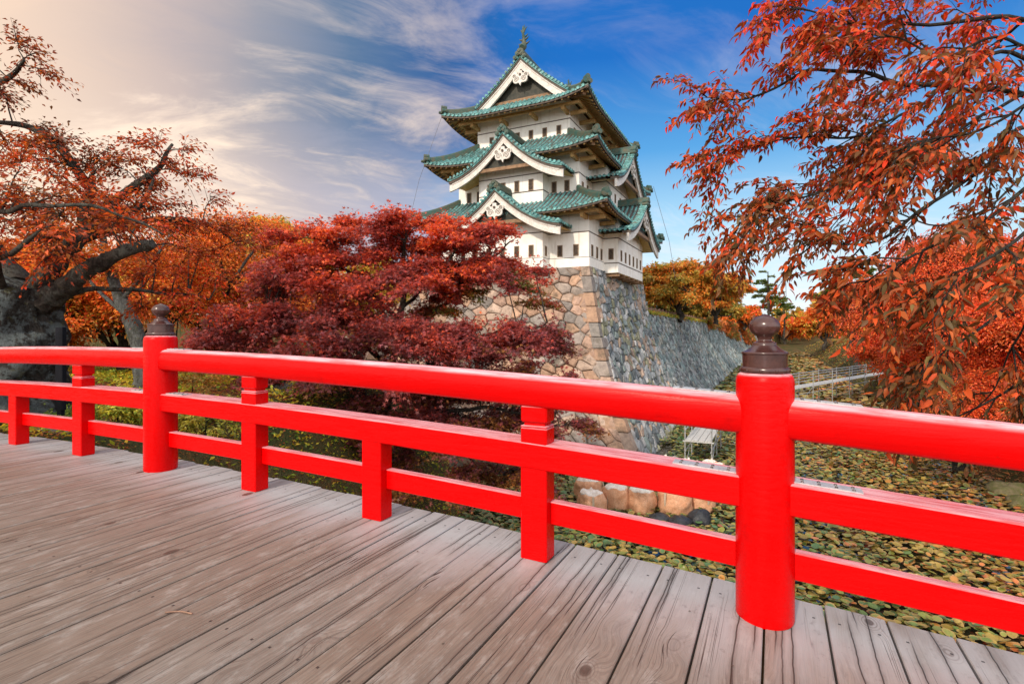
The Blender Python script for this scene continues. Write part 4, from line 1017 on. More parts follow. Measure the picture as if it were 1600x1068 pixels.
class Tree:
    def __init__(s, name, label, cat, base, seed, leafmat_, barkmat, group=None):
        s.o = empty(name, label, cat, base, 0., group); s.base = np.array(base, float); s.R = np.random.default_rng(seed); s.bm = barkmat; s.lm = leafmat_
        s.wood = MB(); s.samples = []; s.tw = []; s.lv = []; s.nv = 0; s.seed = seed
    def limb(s, pts, r0, r1, n=9, jit=.18, k=6, wob=.0, sample=True):
        pts = smooth_path(pts, k)
        if wob:
            for i, p in enumerate(pts): pts[i] = p+Vector((mnoise.noise(p*1.7+Vector((s.seed, 0, 0))), mnoise.noise(p*1.7+Vector((0, s.seed, 5))), mnoise.noise(p*1.7+Vector((9, 0, s.seed)))))*wob*(i/len(pts))**.5
        rad = r0 if hasattr(r0, '__len__') else [r0, r1]; rad = lerp_list(rad, len(pts))
        s.wood.tube([p-Vector(s.base) for p in pts], rad, n, True, True, jit)
        if sample: s.samples += [np.array(p) for p in pts[len(pts)//4:]]
        return pts
    def sprays(s, P, D, L, n, size, kind, colfn, spread=.35, droop=.25, flat=.5, lw=.004, hang=.3, tiltn=.5):
        """leafy shoots: roots P, directions D, lengths L, n leaves each"""
        R = s.R; m = len(P); D = norm(D); L = np.asarray(L)[:, None]
        P2 = P+D*L+np.array([0, 0, -1.])*(L*droop); P1 = (P+P2)/2+np.array([0, 0, 1.])*(L*droop*.22)
        v, f = twigs(P, P1, P2, lw, lw*.35); s.tw.append((v, f))
        t = np.tile(np.linspace(.12, 1.03, n), (m, 1))+R.uniform(-.5, .5, (m, n))/n; t = t[..., None]
        C = ((1-t)**2)*P[:, None]+2*t*(1-t)*(2*P1-.5*(P+P2))[:, None]+t*t*P2[:, None]
        side = norm(np.cross(D, np.array([[0, 0, 1.]]))+1e-4); sg = np.where(np.arange(n) % 2 == 0, 1., -1.)[None, :, None]
        lat = R.uniform(.0, 1, (m, n, 1))*spread*L[:, None]*np.sin(np.clip(t, .05, 1)*2.6)
        up = R.normal(0, 1, (m, n, 1))*(1-flat)*spread*.5*L[:, None]
        C = C+side[:, None]*sg*lat+np.array([0, 0, 1.])*up
        ax = D[:, None]*.55+side[:, None]*sg*.75+R.normal(0, .35, (m, n, 3))+np.array([0, 0, -1.])*hang
        nr = np.array([0, 0, 1.])+R.normal(0, tiltn, (m, n, 3))
        pos = C.reshape(-1, 3); k = len(pos)
        col = colfn(pos, R); sz = R.uniform(size[0], size[1], k)
        s.lv.append(leaves(pos, ax.reshape(-1, 3), nr.reshape(-1, 3), sz, kind, col)); return P2
    def blob(s, c, rad, nsub, nspray, nleaf, L, size, kind, colfn, spread=.35, droop=.25, flat=.6, shell=.55, subr=.012, hang=.3, low=-1., twist=.8, reach=None):
        """one mass of the crown: sub-branches run from the nearest limb into an ellipsoid and carry sprays"""
        R = s.R; c = np.array(c, float); rad = np.array(rad, float); S_ = np.array(s.samples)
        d = norm(R.normal(0, 1, (nsub, 3))); d[:, 2] = np.where(d[:, 2] < low, -d[:, 2], d[:, 2])
        E = c+d*rad*(shell+(1-shell)*R.uniform(0, 1, (nsub, 1))**.5)
        PP, DD = [], []
        for e in E:
            dist = np.linalg.norm(S_-e, axis=1)+np.maximum(0, S_[:, 2]-e[2])*.8; j = int(np.argmin(dist)); a = S_[j]
            if reach is not None and np.linalg.norm(e-a) > reach: a = e+(a-e)/np.linalg.norm(e-a)*reach
            mid = (a+e)/2+np.array([0, 0, .12*np.linalg.norm(e-a)])+R.normal(0, .05, 3)*np.linalg.norm(e-a)
            pts = [a, (a+mid)/2+R.normal(0, .02, 3), mid, (mid+e)/2+R.normal(0, .03, 3), e]
            r0 = subr*(.6+np.linalg.norm(e-a)*.45)
            s.wood.tube([Vector(p-s.base) for p in pts], [r0, r0*.85, r0*.65, r0*.5, r0*.28], 5, True, False)
            tt = R.uniform(.42, 1.0, nspray)**.8; tt[0] = 1.
            seg_ = np.array(pts); 
            q = np.stack([np.interp(tt, np.linspace(0, 1, 5), seg_[:, i]) for i in range(3)], 1)
            dirv = norm((e-a)[None]); out = norm(q-c+R.normal(0, .2, (nspray, 3)))
            dd = dirv*.45+out*.6+R.normal(0, twist*.5, (nspray, 3)); dd[:, 2] *= (1-flat*.7)
            PP.append(q); DD.append(dd)
        PP = np.concatenate(PP); DD = np.concatenate(DD)
        s.sprays(PP, DD, R.uniform(L[0], L[1], len(PP)), nleaf, size, kind, colfn, spread, droop, flat, subr*.35, hang)
    def done(s, crown='crown'):
        tr = s.wood.obj(getattr(s, 'wname', 'trunk'), M[s.bm], s.o)
        V, F, o = [], [], 0
        if s.tw:
            for v, f in s.tw: V.append(v); F.append(f+o); o += len(v)
            link('twigs', np_mesh('twigs', np.concatenate(V)-s.base, [np.concatenate(F)], None, True), M['bark_dark'], tr)
        V, F3, F4, C, o = [], [], [], [], 0
        for v, fs, c in s.lv:
            V.append(v); C.append(c)
            for f in fs: (F3 if f.shape[1] == 3 else F4).append(f+o)
            o += len(v)
        Fs = [np.concatenate(F3)]+([np.concatenate(F4)] if F4 else [])
        link(crown, np_mesh(crown, np.concatenate(V)-s.base, Fs, {'col': np.concatenate(C)}), M[s.lm], s.o)
        return s.o
GAIN = 1.9
def palette(cols, wts=None, var=.28, patch=.6, ps=.8, seed=0., grad=None):
    """leaf colours: random pick swayed by a slow noise so that whole boughs share a tone; grad(pos) shifts the pick"""
    cols = np.array(cols); cw = np.cumsum(wts if wts is not None else np.ones(len(cols))); cw = cw/cw[-1]
    def fn(pos, R):
        n = len(pos); sub = max(1, n//9000+1)
        nv = np.sin(pos[:, 0]*2.1*ps+seed+1.7*np.sin(pos[:, 2]*1.3*ps+seed))*np.sin(pos[:, 1]*1.6*ps+pos[:, 2]*2.3*ps+seed*2)
        f = R.uniform(0, 1, n)*(1-patch)+patch*(.5+.5*nv)
        if grad is not None: f = f+grad(pos)
        idx = np.searchsorted(cw, np.clip(f, 0, .999)); return np.minimum(GAIN*cols[np.clip(idx, 0, len(cols)-1)], .8)*R.uniform(1-var, 1+var, (n, 1))*R.normal(1, .06, (n, 3)).clip(.8, 1.2)
    return fn
def A3(v): return np.array(tuple(v), float)

# ---- red maple in front of the stone base
Z0 = 16.0
mb_ = PX(560, 760, Z0); mb_.z = gz(mb_.x, mb_.y)-.1
mt = Tree('japanese_maple', 'dark red japanese maple with layered boughs below the white castle', 'tree', tuple(mb_), 31, 'leaf', 'bark_dark')
T = lambda x, y, dz=0.: PX(x, y, Z0+dz)
mt.limb([mb_, T(590, 690), T(610, 610, .2), T(625, 520, .3), T(630, 430, .3), T(640, 370)], .22, .035, 10, .2, 6, .25)
for pts, r in (([T(608, 620, .2), T(690, 560, -.6), T(780, 520, -.9), T(860, 500, -1.)], .085), ([T(620, 540, .2), T(700, 470, .5), T(760, 410, .6), T(800, 380, .8)], .09),
               ([T(615, 570, .2), T(520, 520, -.5), T(430, 500, -1.), T(350, 520, -1.2)], .085), ([T(625, 500, .2), T(550, 430, .5), T(500, 380, .4)], .075),
               ([T(600, 640, .1), T(540, 600, -1.6), T(480, 590, -2.2)], .07), ([T(600, 650, .1), T(700, 640, -1.4), T(800, 640, -1.6), T(870, 660, -1.5)], .08),
               ([T(628, 480, .3), T(690, 420, -.3), T(720, 370, -.3)], .06), ([T(612, 610, .2), T(640, 590, -1.6), T(670, 580, -2.3)], .07),
               ([T(600, 660), T(700, 700, -.5), T(780, 740, -.6)], .07)):
    mt.limb(pts, r, .018, 7, .18, 6, .25)
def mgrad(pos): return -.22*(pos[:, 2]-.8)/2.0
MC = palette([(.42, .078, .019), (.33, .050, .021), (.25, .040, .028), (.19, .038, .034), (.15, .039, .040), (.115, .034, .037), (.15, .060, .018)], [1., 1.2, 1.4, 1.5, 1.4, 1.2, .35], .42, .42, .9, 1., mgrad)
MG = palette([(.20, .030, .012), (.15, .045, .010), (.09, .075, .012), (.06, .07, .012)], None, .3, .5, .8, 2.)
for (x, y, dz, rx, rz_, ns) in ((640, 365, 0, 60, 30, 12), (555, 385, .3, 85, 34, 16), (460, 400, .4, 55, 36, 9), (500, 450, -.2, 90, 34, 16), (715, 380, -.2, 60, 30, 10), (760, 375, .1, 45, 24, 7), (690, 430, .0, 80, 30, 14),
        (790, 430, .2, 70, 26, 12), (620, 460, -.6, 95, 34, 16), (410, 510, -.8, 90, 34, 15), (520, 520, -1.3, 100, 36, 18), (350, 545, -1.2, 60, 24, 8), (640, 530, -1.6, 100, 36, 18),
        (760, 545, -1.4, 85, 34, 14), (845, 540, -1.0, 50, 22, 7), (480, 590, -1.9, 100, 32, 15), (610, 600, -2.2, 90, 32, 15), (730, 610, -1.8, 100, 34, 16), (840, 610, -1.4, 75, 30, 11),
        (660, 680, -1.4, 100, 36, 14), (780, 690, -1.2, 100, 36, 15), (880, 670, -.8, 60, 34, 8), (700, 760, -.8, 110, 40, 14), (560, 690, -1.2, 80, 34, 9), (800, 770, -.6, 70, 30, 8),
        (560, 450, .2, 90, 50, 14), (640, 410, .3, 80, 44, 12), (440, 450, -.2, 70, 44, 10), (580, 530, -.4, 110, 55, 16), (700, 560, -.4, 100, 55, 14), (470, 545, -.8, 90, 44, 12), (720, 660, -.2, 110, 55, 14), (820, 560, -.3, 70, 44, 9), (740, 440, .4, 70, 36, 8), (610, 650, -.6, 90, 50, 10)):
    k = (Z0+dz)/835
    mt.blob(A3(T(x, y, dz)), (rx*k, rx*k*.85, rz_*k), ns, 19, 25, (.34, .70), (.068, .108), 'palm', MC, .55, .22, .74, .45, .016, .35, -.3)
for (x, y, dz, rx, rz_, ns) in ((770, 470, .9, 80, 34, 10), (700, 500, .6, 60, 30, 6)):
    k = (Z0+dz)/835; mt.blob(A3(T(x, y, dz)), (rx*k, rx*k*.85, rz_*k), ns, 18, 24, (.34, .7), (.07, .105), 'palm', MG, .5, .2, .8, .4, .016, .35, -.3)
mt.done()

# ---- old cherry on the left bank
Z1 = 9.2
cb = PX(35, 600, Z1); cb.z = gz(cb.x, cb.y)-.15
ct = Tree('old_cherry_tree', 'old cherry tree with thick lichen covered trunk and orange red leaves beyond the railing', 'tree', tuple(cb), 32, 'leaf', 'bark')
T = lambda x, y, dz=0.: PX(x, y, Z1+dz)
ct.limb([cb, T(30, 590), T(36, 540), T(30, 480), T(46, 440)], [.95, .70, .60, .60, .48], .5, 56, .34, 14)
ct.wood.obj('trunk', M['bark'], ct.o); ct.wood = MB(); ct.bm = 'bark_limb'; ct.wname = 'limbs'
ct.limb([T(52, 470), T(78, 425, -.1), T(118, 380, -.1), T(130, 330, .1), T(150, 270, .3)], [.25, .17, .13, .10, .045], 0, 18, .35, 9, .14)
ct.limb([T(60, 480), T(105, 448, -.4), T(150, 418, -.6), T(190, 398, -.7), T(234, 380, -.8)], [.22, .15, .115, .095, .08], 0, 18, .5, 9, .12)
ct.limb([T(20, 460), T(-40, 380, .3), T(-90, 280, .5), T(-100, 180, .6)], [.4, .3, .2, .1], 0, 14, .2)
ct.limb([T(10, 470), T(-5, 410, -1.2), T(20, 395, -1.6), T(60, 362, -1.8)], [.08, .05, .04, .02], 0, 9, .2)
ct.limb([T(130, 340), T(200, 300, .4), T(250, 262, .6), T(270, 225, .8)], .10, .025, 9, .15, 6, .1)
ct.limb([T(122, 375), T(210, 350, .6), T(300, 345, 1.2), T(370, 380, 1.6)], .09, .02, 8, .15, 6, .1)
ct.limb([T(145, 300, .3), T(100, 240, .2), T(40, 195, .1), T(-10, 190)], .09, .03, 8, .15, 6, .1)
ct.limb([T(-95, 230, .6), T(-40, 160, .2), T(10, 120, .2), T(40, 95)], .10, .02, 8, .15, 6, .1)
ct.limb([T(125, 360), T(215, 215+110, .1), T(240, 280, .3)], .07, .02, 8)
ct.limb([T(105, 460, -.3), T(160, 450, -.1), T(250, 455, .2), T(330, 470, .6)], .055, .015, 7, .15, 6, .12)
ct.limb([T(-60, 330), T(0, 330, -1.4), T(80, 320, -1.8), T(170, 330, -1.8), T(260, 370, -1.6)], .045, .012, 8, .15, 6, .12)
def cgrad(pos): return .20*(pos[:, 2]-1.6)/2.0
CC = palette([(.36, .030, .008), (.34, .050, .009), (.28, .075, .012), (.20, .036, .011), (.15, .028, .010), (.10, .040, .012), (.07, .026, .012)], [1.3, 1.5, 1.1, 1.2, 1., .6, .5], .28, .4, .9, 3., cgrad)
for (x, y, dz, rx, rz_, ns) in ((20, 100, .1, 40, 25, 6), (0, 150, .2, 60, 30, 9), (10, 215, .1, 80, 36, 12), (90, 260, .2, 75, 36, 12), (30, 290, -.5, 80, 40, 11), (170, 280, .3, 70, 36, 11), (250, 260, .6, 60, 30, 9), (290, 300, .9, 45, 28, 6),
        (210, 320, .4, 80, 32, 11), (110, 330, -.8, 80, 34, 11), (20, 355, -1.2, 75, 36, 9), (170, 370, -1.2, 80, 32, 9), (270, 365, .6, 80, 32, 10), (350, 375, 1.3, 60, 32, 8), (60, 395, -1.0, 60, 24, 6), (300, 420, .6, 75, 34, 9), (250, 470, .2, 60, 26, 6), (-60, 300, -.4, 60, 60, 7)):
    k = (Z1+dz)/835; ns = max(4, int(ns*(.62 if y < 300 else .9)))
    ct.blob(A3(T(x, y, dz)), (rx*k*1.08, rx*k*.95, rz_*k*1.15), ns, 12, 12, (.24, .56), (.062, .100), 'fold', CC, .34, .28, .45, .5, .016, .45, -.6)
ct.done()

# ---- cherry boughs reaching in from the right bank, close to the bridge
rb_ = L2W(9.5, 8.5); rb_.z = gz(rb_.x, rb_.y)-.1
rt = Tree('cherry_tree', 'cherry tree with rust red leaves whose boughs hang in from the right over the railing', 'tree', tuple(rb_), 33, 'leaf_thick', 'bark_dark')
crown0 = PX(2050, 330, 7.2)
rt.limb([rb_, rb_+Vector((-.2, -.4, 2.2)), crown0+Vector((.3, .6, -1.8)), crown0], [.42, .34, .28, .22], 0, 14, .25, 6, .1, False)
T = PX
BOUGHS = [  # pixel, pixel, metres away: designed against the photograph, built at their own distance
 ([(2050, 330, 7.2), (1750, 190, 6.6), (1600, 146, 6.2), (1480, 140, 6.0), (1370, 118, 5.9), (1260, 118, 5.9), (1160, 150, 6.0), (1105, 148, 6.1)], .13, 36),
 ([(2050, 330, 7.2), (1800, 60, 6.2), (1600, 30, 5.8), (1450, 40, 5.6), (1320, 30, 5.6), (1220, 12, 5.7)], .10, 32),
 ([(2050, 330, 7.2), (1800, -60, 6.4), (1600, -60, 6.2), (1420, -40, 6.2), (1290, -20, 6.3)], .09, 26),
 ([(1750, 190, 6.6), (1600, 90, 6.0), (1510, 100, 5.8), (1440, 160, 5.7), (1360, 205, 5.8), (1270, 215, 5.9), (1180, 235, 6.0), (1130, 255, 6.0)], .07, 30),
 ([(1600, 146, 6.2), (1500, 200, 5.6), (1400, 250, 5.4), (1300, 300, 5.4), (1200, 325, 5.5), (1155, 345, 5.6)], .055, 28),
 ([(1900, 200, 6.6), (1640, 190, 5.0), (1560, 250, 4.7), (1470, 310, 4.5), (1390, 370, 4.5), (1310, 390, 4.6), (1255, 395, 4.7)], .07, 15),
 ([(1900, 200, 6.6), (1680, 250, 4.4), (1600, 300, 4.2), (1520, 360, 4.1), (1440, 400, 4.1), (1380, 425, 4.2), (1340, 450, 4.3)], .06, 14),
 ([(2050, 330, 7.2), (1780, 330, 4.4), (1660, 340, 3.8), (1580, 385, 3.6), (1510, 430, 3.6), (1460, 470, 3.7)], .06, 9),
 ([(2050, 330, 7.2), (1800, 430, 5.0), (1640, 450, 4.4), (1540, 510, 4.3), (1480, 550, 4.3), (1450, 570, 4.4)], .06, 9),
 ([(2050, 330, 7.2), (1800, 520, 5.4), (1650, 560, 5.0), (1560, 620, 5.0), (1500, 650, 5.1), (1440, 670, 5.2)], .055, 9),
 ([(1640, 450, 4.4), (1600, 500, 4.6), (1570, 560, 4.9), (1540, 620, 5.2), (1500, 660, 5.4)], .03, 5),
 ([(1600, 30, 5.8), (1540, 90, 6.4), (1470, 180, 6.8), (1420, 260, 6.9), (1330, 250, 7.0), (1250, 290, 7.0), (1190, 300, 7.0)], .045, 26),
 ([(1750, 190, 6.6), (1620, 260, 6.8), (1530, 330, 6.9), (1450, 350, 7.0), (1370, 330, 7.0), (1290, 345, 7.0), (1225, 375, 7.0)], .045, 14),
 ([(1800, 60, 6.2), (1640, 80, 4.6), (1560, 60, 4.4), (1480, 80, 4.4), (1400, 60, 4.5), (1330, 75, 4.7)], .045, 20),
 ([(1800, 60, 6.2), (1660, 130, 4.4), (1590, 170, 4.2), (1520, 200, 4.2), (1450, 215, 4.3), (1380, 240, 4.5)], .045, 20),
]
RCC = palette([(.31, .020, .006), (.28, .036, .007), (.21, .045, .009), (.115, .032, .010), (.080, .036, .012), (.055, .036, .014), (.085, .060, .020)], [1., 1.4, 1.4, 1.2, 1.1, .8, .4], .38, .22, 1.4, 5., lambda p: -.12*(p[:, 2]-1.0)/1.5)
for pts, r0, ns in BOUGHS:
    P = rt.limb([PX(*p) for p in pts], r0*.36, .005, 7, .12, 6, .10); P = [np.array(p) for p in P]; R_ = rt.R
    i0 = int(len(P)*.28)
    S2, D2, L2 = [], [], []; ns = int(ns*.78)
    for _ in range(ns):
        t = R_.uniform(i0, len(P)-1.01); i = int(t); a = P[i]+(P[i+1]-P[i])*(t-i); d = P[i+1]-P[i]; d = d/np.linalg.norm(d)
        pr = np.cross(d, R_.normal(0, 1, 3)); pr /= np.linalg.norm(pr); e = d*.75+pr*.75+np.array([-.1, 0, -.18]); e /= np.linalg.norm(e); Ls = R_.uniform(.25, .62)
        b1 = a+e*Ls*.5+np.array([0, 0, .02]); b2 = a+e*Ls+np.array([0, 0, -.16*Ls])
        rt.wood.tube([Vector(q-rt.base) for q in (a, b1, b2)], [.0085, .006, .0035], 5, True, False)
        for q0, dd in ((a+(b1-a)*.5, -1), (a+(b1-a)*.8, 1), (b1, -1), (b1*.6+b2*.4, 1), (b1*.3+b2*.7, -1), (b2, 0)):
            S2.append(q0); sd = np.cross(e, [0, 0, 1.]); sd /= np.linalg.norm(sd)+1e-6; D2.append(e+sd*dd*.8+R_.normal(0, .35, 3)+np.array([0, 0, -.1])); L2.append(R_.uniform(.16, .38))
    S2.append(P[-1]); D2.append(P[-1]-P[-4]); L2.append(.3)
    near = np.mean([p[2] for p in pts]); 
    rt.sprays(np.array(S2), np.array(D2), np.array(L2), 13, (.056, .104), 'oval', RCC, .15, .24, .3, .0028, .62, .65)
rt.done('leaves')
# ---- trees further off
def round_tree(name, label, px, py, Z, wpx, hpx, cols, seed, group=None, n=12, leaf=(.16, .26), kind='fold', droop=.3, flat=.5, dens=1., lean=0., barkm='bark_dark', trunkz=None, wts=None, hang=.5, cat='tree'):
    """px,py = middle of the crown in the photo, Z = distance; wpx,hpx = half width and half height there"""
    c = PX(px, py, Z); base = Vector((c.x+lean, c.y, 0)); base.z = (gz(base.x, base.y) if trunkz is None else trunkz)-.15
    k = Z/835; rx, rz_ = wpx*k, hpx*k
    t = Tree(name, label, cat, tuple(base), seed, 'leaf', barkm, group); R_ = t.R
    top = c+Vector((0, 0, rz_*.55)); fork = Vector((base.x*.6+c.x*.4, base.y*.6+c.y*.4, max(base.z+.6, c.z-rz_*.75)))
    tr = max(.10, rx*.055)
    t.limb([base, base.lerp(fork, .5)+Vector((.08*rx*R_.uniform(-1, 1), 0, 0)), fork, c, top], [tr*1.3, tr, tr*.9, tr*.5, tr*.15], 0, 9, .2, 5, .2)
    nl = 7
    for i in range(nl):
        a = 2*math.pi*(i+R_.uniform(-.3, .3))/nl; e = c+Vector((math.cos(a)*rx*.75, math.sin(a)*rx*.75, rz_*R_.uniform(-.25, .5)))
        m_ = fork.lerp(e, .5)+Vector((0, 0, rz_*.22)); t.limb([fork, m_, e], tr*.5, tr*.08, 6, .15, 5, .25)
    cf = palette([tuple(1.5*x for x in c_) for c_ in cols], wts, .28, .5, 3.0/max(1, rx), seed)
    for i in range(n):
        d = R_.normal(0, 1, 3); d /= np.linalg.norm(d); d[2] = d[2] if d[2] > -.35 else -d[2]*.6
        rr = R_.uniform(.30, .48); q = A3(c)+d*np.array([rx*(1-rr*.8), rx*.9*(1-rr*.8), rz_*(1-rr*.75)])
        t.blob(q, (rx*rr, rx*rr, rz_*rr*.8), max(4, int(8*dens)), 13, max(8, int(16*dens)), (rx*.10+.2, rx*.16+.35), leaf, kind, cf, .5, droop, flat, .4, .012+.004*rx, hang, -.5, .8, rx*.8)
    return t.done()
ORG = [(.40, .060, .010), (.36, .080, .011), (.30, .090, .013), (.23, .090, .015), (.38, .040, .009), (.16, .085, .016)]
YEL = [(.34, .20, .025), (.26, .18, .025), (.18, .15, .025), (.38, .16, .02), (.12, .12, .025)]
RED = [(.36, .030, .009), (.32, .046, .011), (.26, .040, .013), (.34, .065, .014), (.19, .036, .014), (.14, .05, .016)]
gb = 'trees behind the left bank'
round_tree('cherry_tree', 'wide orange tree filling the gap between the old cherry and the red maple', 340, 470, 21, 190, 130, ORG, 41, gb, 18, (.10, .17), dens=1.5)
round_tree('cherry_tree', 'yellow green drooping tree rising behind the left side of the red maple', 420, 410, 30, 85, 78, YEL+ORG[:2], 42, gb, 12, (.16, .26), droop=.6)
round_tree('cherry_tree', 'orange tree with dark stems standing right behind the left bronze capped post', 190, 500, 18, 150, 90, ORG+YEL[:2], 43, gb, 16, (.09, .15), dens=1.5)
round_tree('cherry_tree', 'orange tree seen left of the old cherry trunk at the photo edge', 30, 450, 26, 150, 110, ORG, 44, gb, 12, (.18, .28))
round_tree('cherry_tree', 'orange brown tree low behind the old cherry trunk', -60, 520, 17, 130, 90, ORG, 46, gb, 10, (.14, .22))
round_tree('cherry_tree', 'dull gold tree behind the maple beside the castle base', 560, 480, 25.5, 110, 90, YEL, 45, gb, 12, (.16, .26), trunkz=-1.6)
gw = 'trees on top of the moat wall'
round_tree('cherry_tree', 'golden orange cherry on top of the moat wall just right of the castle', 1060, 452, 56, 82, 42, [(.11, .10, .022), (.16, .115, .02), (.22, .115, .018), (.29, .09, .012), (.075, .08, .02)], 51, gw, 24, (.26, .44), flat=.75, droop=.15, trunkz=1.3, dens=1.2)
round_tree('cherry_tree', 'orange cherry with flat boughs further along the moat wall top', 1118, 465, 74, 58, 40, [(.15, .105, .02), (.22, .10, .015), (.30, .085, .012), (.10, .085, .02)], 52, gw, 18, (.3, .5), flat=.8, droop=.15, trunkz=1.1)
round_tree('cherry_tree', 'low rusty orange tree at the far end of the moat wall', 1165, 505, 118, 34, 26, ORG, 53, gw, 9, (.5, .8), trunkz=.5)
round_tree('cherry_tree', 'dark olive tree filling the gap behind the golden cherry and the fence', 1035, 478, 84, 60, 26, [(.07, .08, .02), (.11, .10, .02), (.16, .11, .02)], 54, gw, 12, (.4, .6), trunkz=1.0)
round_tree('cherry_tree', 'olive brown tree low behind the second cherry of the wall top', 1105, 490, 104, 55, 24, [(.09, .09, .02), (.14, .10, .02), (.24, .11, .015)], 55, gw, 12, (.5, .75), trunkz=.8)
gr = 'trees on the far moat bank'
round_tree('cherry_tree', 'weeping red cherry tree on the right bank behind the hanging boughs', 1500, 470, 24, 150, 110, RED, 61, gr, 20, (.09, .15), droop=.7, dens=1.7, hang=.8)
round_tree('cherry_tree', 'deep red tree at the right edge close behind the hanging boughs', 1640, 540, 19, 120, 110, RED, 62, gr, 14, (.09, .15), droop=.5, dens=1.6)
round_tree('cherry_tree', 'orange red cherry midway along the right moat bank', 1400, 490, 42, 90, 66, RED+ORG[:2], 63, gr, 16, (.16, .28), droop=.6, dens=1.3)
round_tree('cherry_tree', 'rust red spreading tree low over the lily pads behind the gangway', 1440, 560, 30, 95, 62, RED, 68, gr, 14, (.12, .2), droop=.6, dens=1.4)
round_tree('cherry_tree', 'orange cherry farther along the right moat bank', 1335, 500, 70, 62, 46, ORG+RED[:1], 64, gr, 12, (.34, .54))
round_tree('cherry_tree', 'amber tree closing the view at the end of the moat', 1290, 512, 125, 48, 30, ORG+YEL, 65, gr, 10, (.6, .95))
round_tree('cherry_tree', 'orange tree right behind the bronze cap of the near post', 1225, 515, 175, 34, 24, ORG, 66, gr, 9, (.8, 1.3))
round_tree('cherry_tree', 'brownish red low tree on the right bank nearest to the bridge', 1570, 640, 19, 95, 55, RED+ORG[2:4], 67, gr, 12, (.08, .13), dens=1.4, lean=3.)
def pine(name, label, px, ytop, Z, hpx, wpx, seed, n, group=None, tz=None):
    k = Z/835; top = PX(px, ytop, Z); bz = top.z-hpx*k if tz is None else tz
    t = Tree(name, label, 'tree', (top.x, top.y, bz), seed, 'leaf', 'bark_dark', group); R_ = t.R
    base = Vector((top.x, top.y, bz)); t.limb([base, base.lerp(top, .4)+Vector((.2*k*5, 0, 0)), base.lerp(top, .75), top], [wpx*k*.075, wpx*k*.06, wpx*k*.045, wpx*k*.015], 0, 8, .1, 6)
    cf = palette([(.045, .085, .020), (.075, .10, .022), (.12, .12, .025), (.16, .13, .03)], None, .3, .5, .3, seed)
    for i in range(n):
        f = .25+.75*(i/(n-1))**.8; y = top.z-(top.z-base.z)*(f*.68-.15); w_ = wpx*k*(.30+.7*f)*R_.uniform(.7, 1.1); a = R_.uniform(0, 6.28)
        c0 = Vector((top.x, top.y, y)); e = c0+Vector((math.cos(a)*w_, math.sin(a)*w_, .06*w_)); t.limb([c0, c0.lerp(e, .6)+Vector((0, 0, .02*w_)), e], .02*w_+.03, .02, 5, .1, 4)
        t.blob(A3(c0.lerp(e, .72)), (w_*.42, w_*.42, w_*.10), 6, 6, 16, (w_*.15, w_*.28), (w_*.10, w_*.18), 'fold', cf, .5, .0, .9, .3, .02, -.1, -.4)
    return t.done()
gp = 'pines on the skyline'
pine('pine_tree', 'tall thin pine standing alone against the pale sky above the near post', 1200, 424, 100, 110, 32, 71, 14, gp, -2.)
pine('pine_tree', 'broad yellow green pine half hidden by the hanging boughs on the right', 1330, 412, 84, 115, 52, 72, 14, gp, -2.4)
pine('pine_tree', 'dark green pine behind the golden cherries of the moat wall', 1165, 476, 150, 60, 26, 73, 10, gp, .5)
pine('pine_tree', 'small dark pine low beside the tall thin pine', 1225, 470, 140, 70, 24, 74, 10, gp, -2.)

# ---- far wood that closes the horizon
def far_wood():
    R_ = np.random.default_rng(90); n = 26000; P = []
    az = R_.uniform(-62, 62, n); d = R_.uniform(215, 300, n)
    hmax = 9+4*np.sin(az*.7)+3*np.sin(az*1.9+1)+2*np.sin(az*4.3); a = np.radians(az)
    pos = np.stack([np.sin(a)*d, np.cos(a)*d, -3+hmax*R_.uniform(0, 1, n)**.7], 1)
    col = palette(ORG+YEL+[(.06, .09, .025)]*3, None, .3, .6, .05, 4.)(pos, R_)
    v, f, c = leaves(pos, R_.normal(0, 1, (n, 3)), R_.normal(0, 1, (n, 3))+np.array([0, 0, .8]), R_.uniform(1.8, 3.4, n), 'tri', col)
    tag(link('far_wood', np_mesh('far_wood', v, f, {'col': c}), M['leaf']), 'distant belt of autumn trees along the horizon', 'wood', None, 'stuff')
far_wood()

# ---- ground plants and fallen leaves on the banks
def scatter(name, n, pr, qr, keep_, size, kind, cols, seed, label, cat, lift=(0, .1), tilt=.5, up=.0, clump=None):
    R_ = np.random.default_rng(seed); p = R_.uniform(*pr, n); q = R_.uniform(*qr, n); z = height(p, q); ok = keep_(p, q, z)
    if clump: ok &= vnoise(p, q, clump[0]) > clump[1]+R_.uniform(-.15, .15, n)
    p, q, z = p[ok], q[ok], z[ok]; n = len(p); x, y, nr = frames(n, tilt, R_)
    pos = np.stack([p*CT+q*ST, -p*ST+q*CT, z+R_.uniform(*lift, n)], 1); ax = x+np.array([0, 0, up])
    v, f, c = leaves(pos, ax, nr, R_.uniform(*size, n), kind, palette(cols, None, .3, .6, 1.2, seed)(pos, R_))
    tag(link(name, np_mesh(name, v, f, {'col': c}), M['leaf']), label, cat, None, 'stuff')
scatter('ground_cover', 42000, (-24, -5), (3.6, 17), lambda p, q, z: z > MOAT+.2, (.07, .15), 'fold', [(.13, .19, .022), (.22, .24, .025), (.36, .27, .025), (.09, .14, .02)], 81, 'low green and yellow plants covering the left bank', 'ground cover', (.0, .16), .6, .35, (.45, -.18))
scatter('fallen_leaves', 52000, (-26, -5), (3.6, 17), lambda p, q, z: z > MOAT+.05, (.05, .10), 'fold', [(.34, .10, .02), (.26, .09, .03), (.22, .06, .02), (.30, .16, .04), (.16, .07, .03)], 82, 'brown and orange fallen leaves on the left bank', 'fallen leaves', (.01, .04), .3, .1)
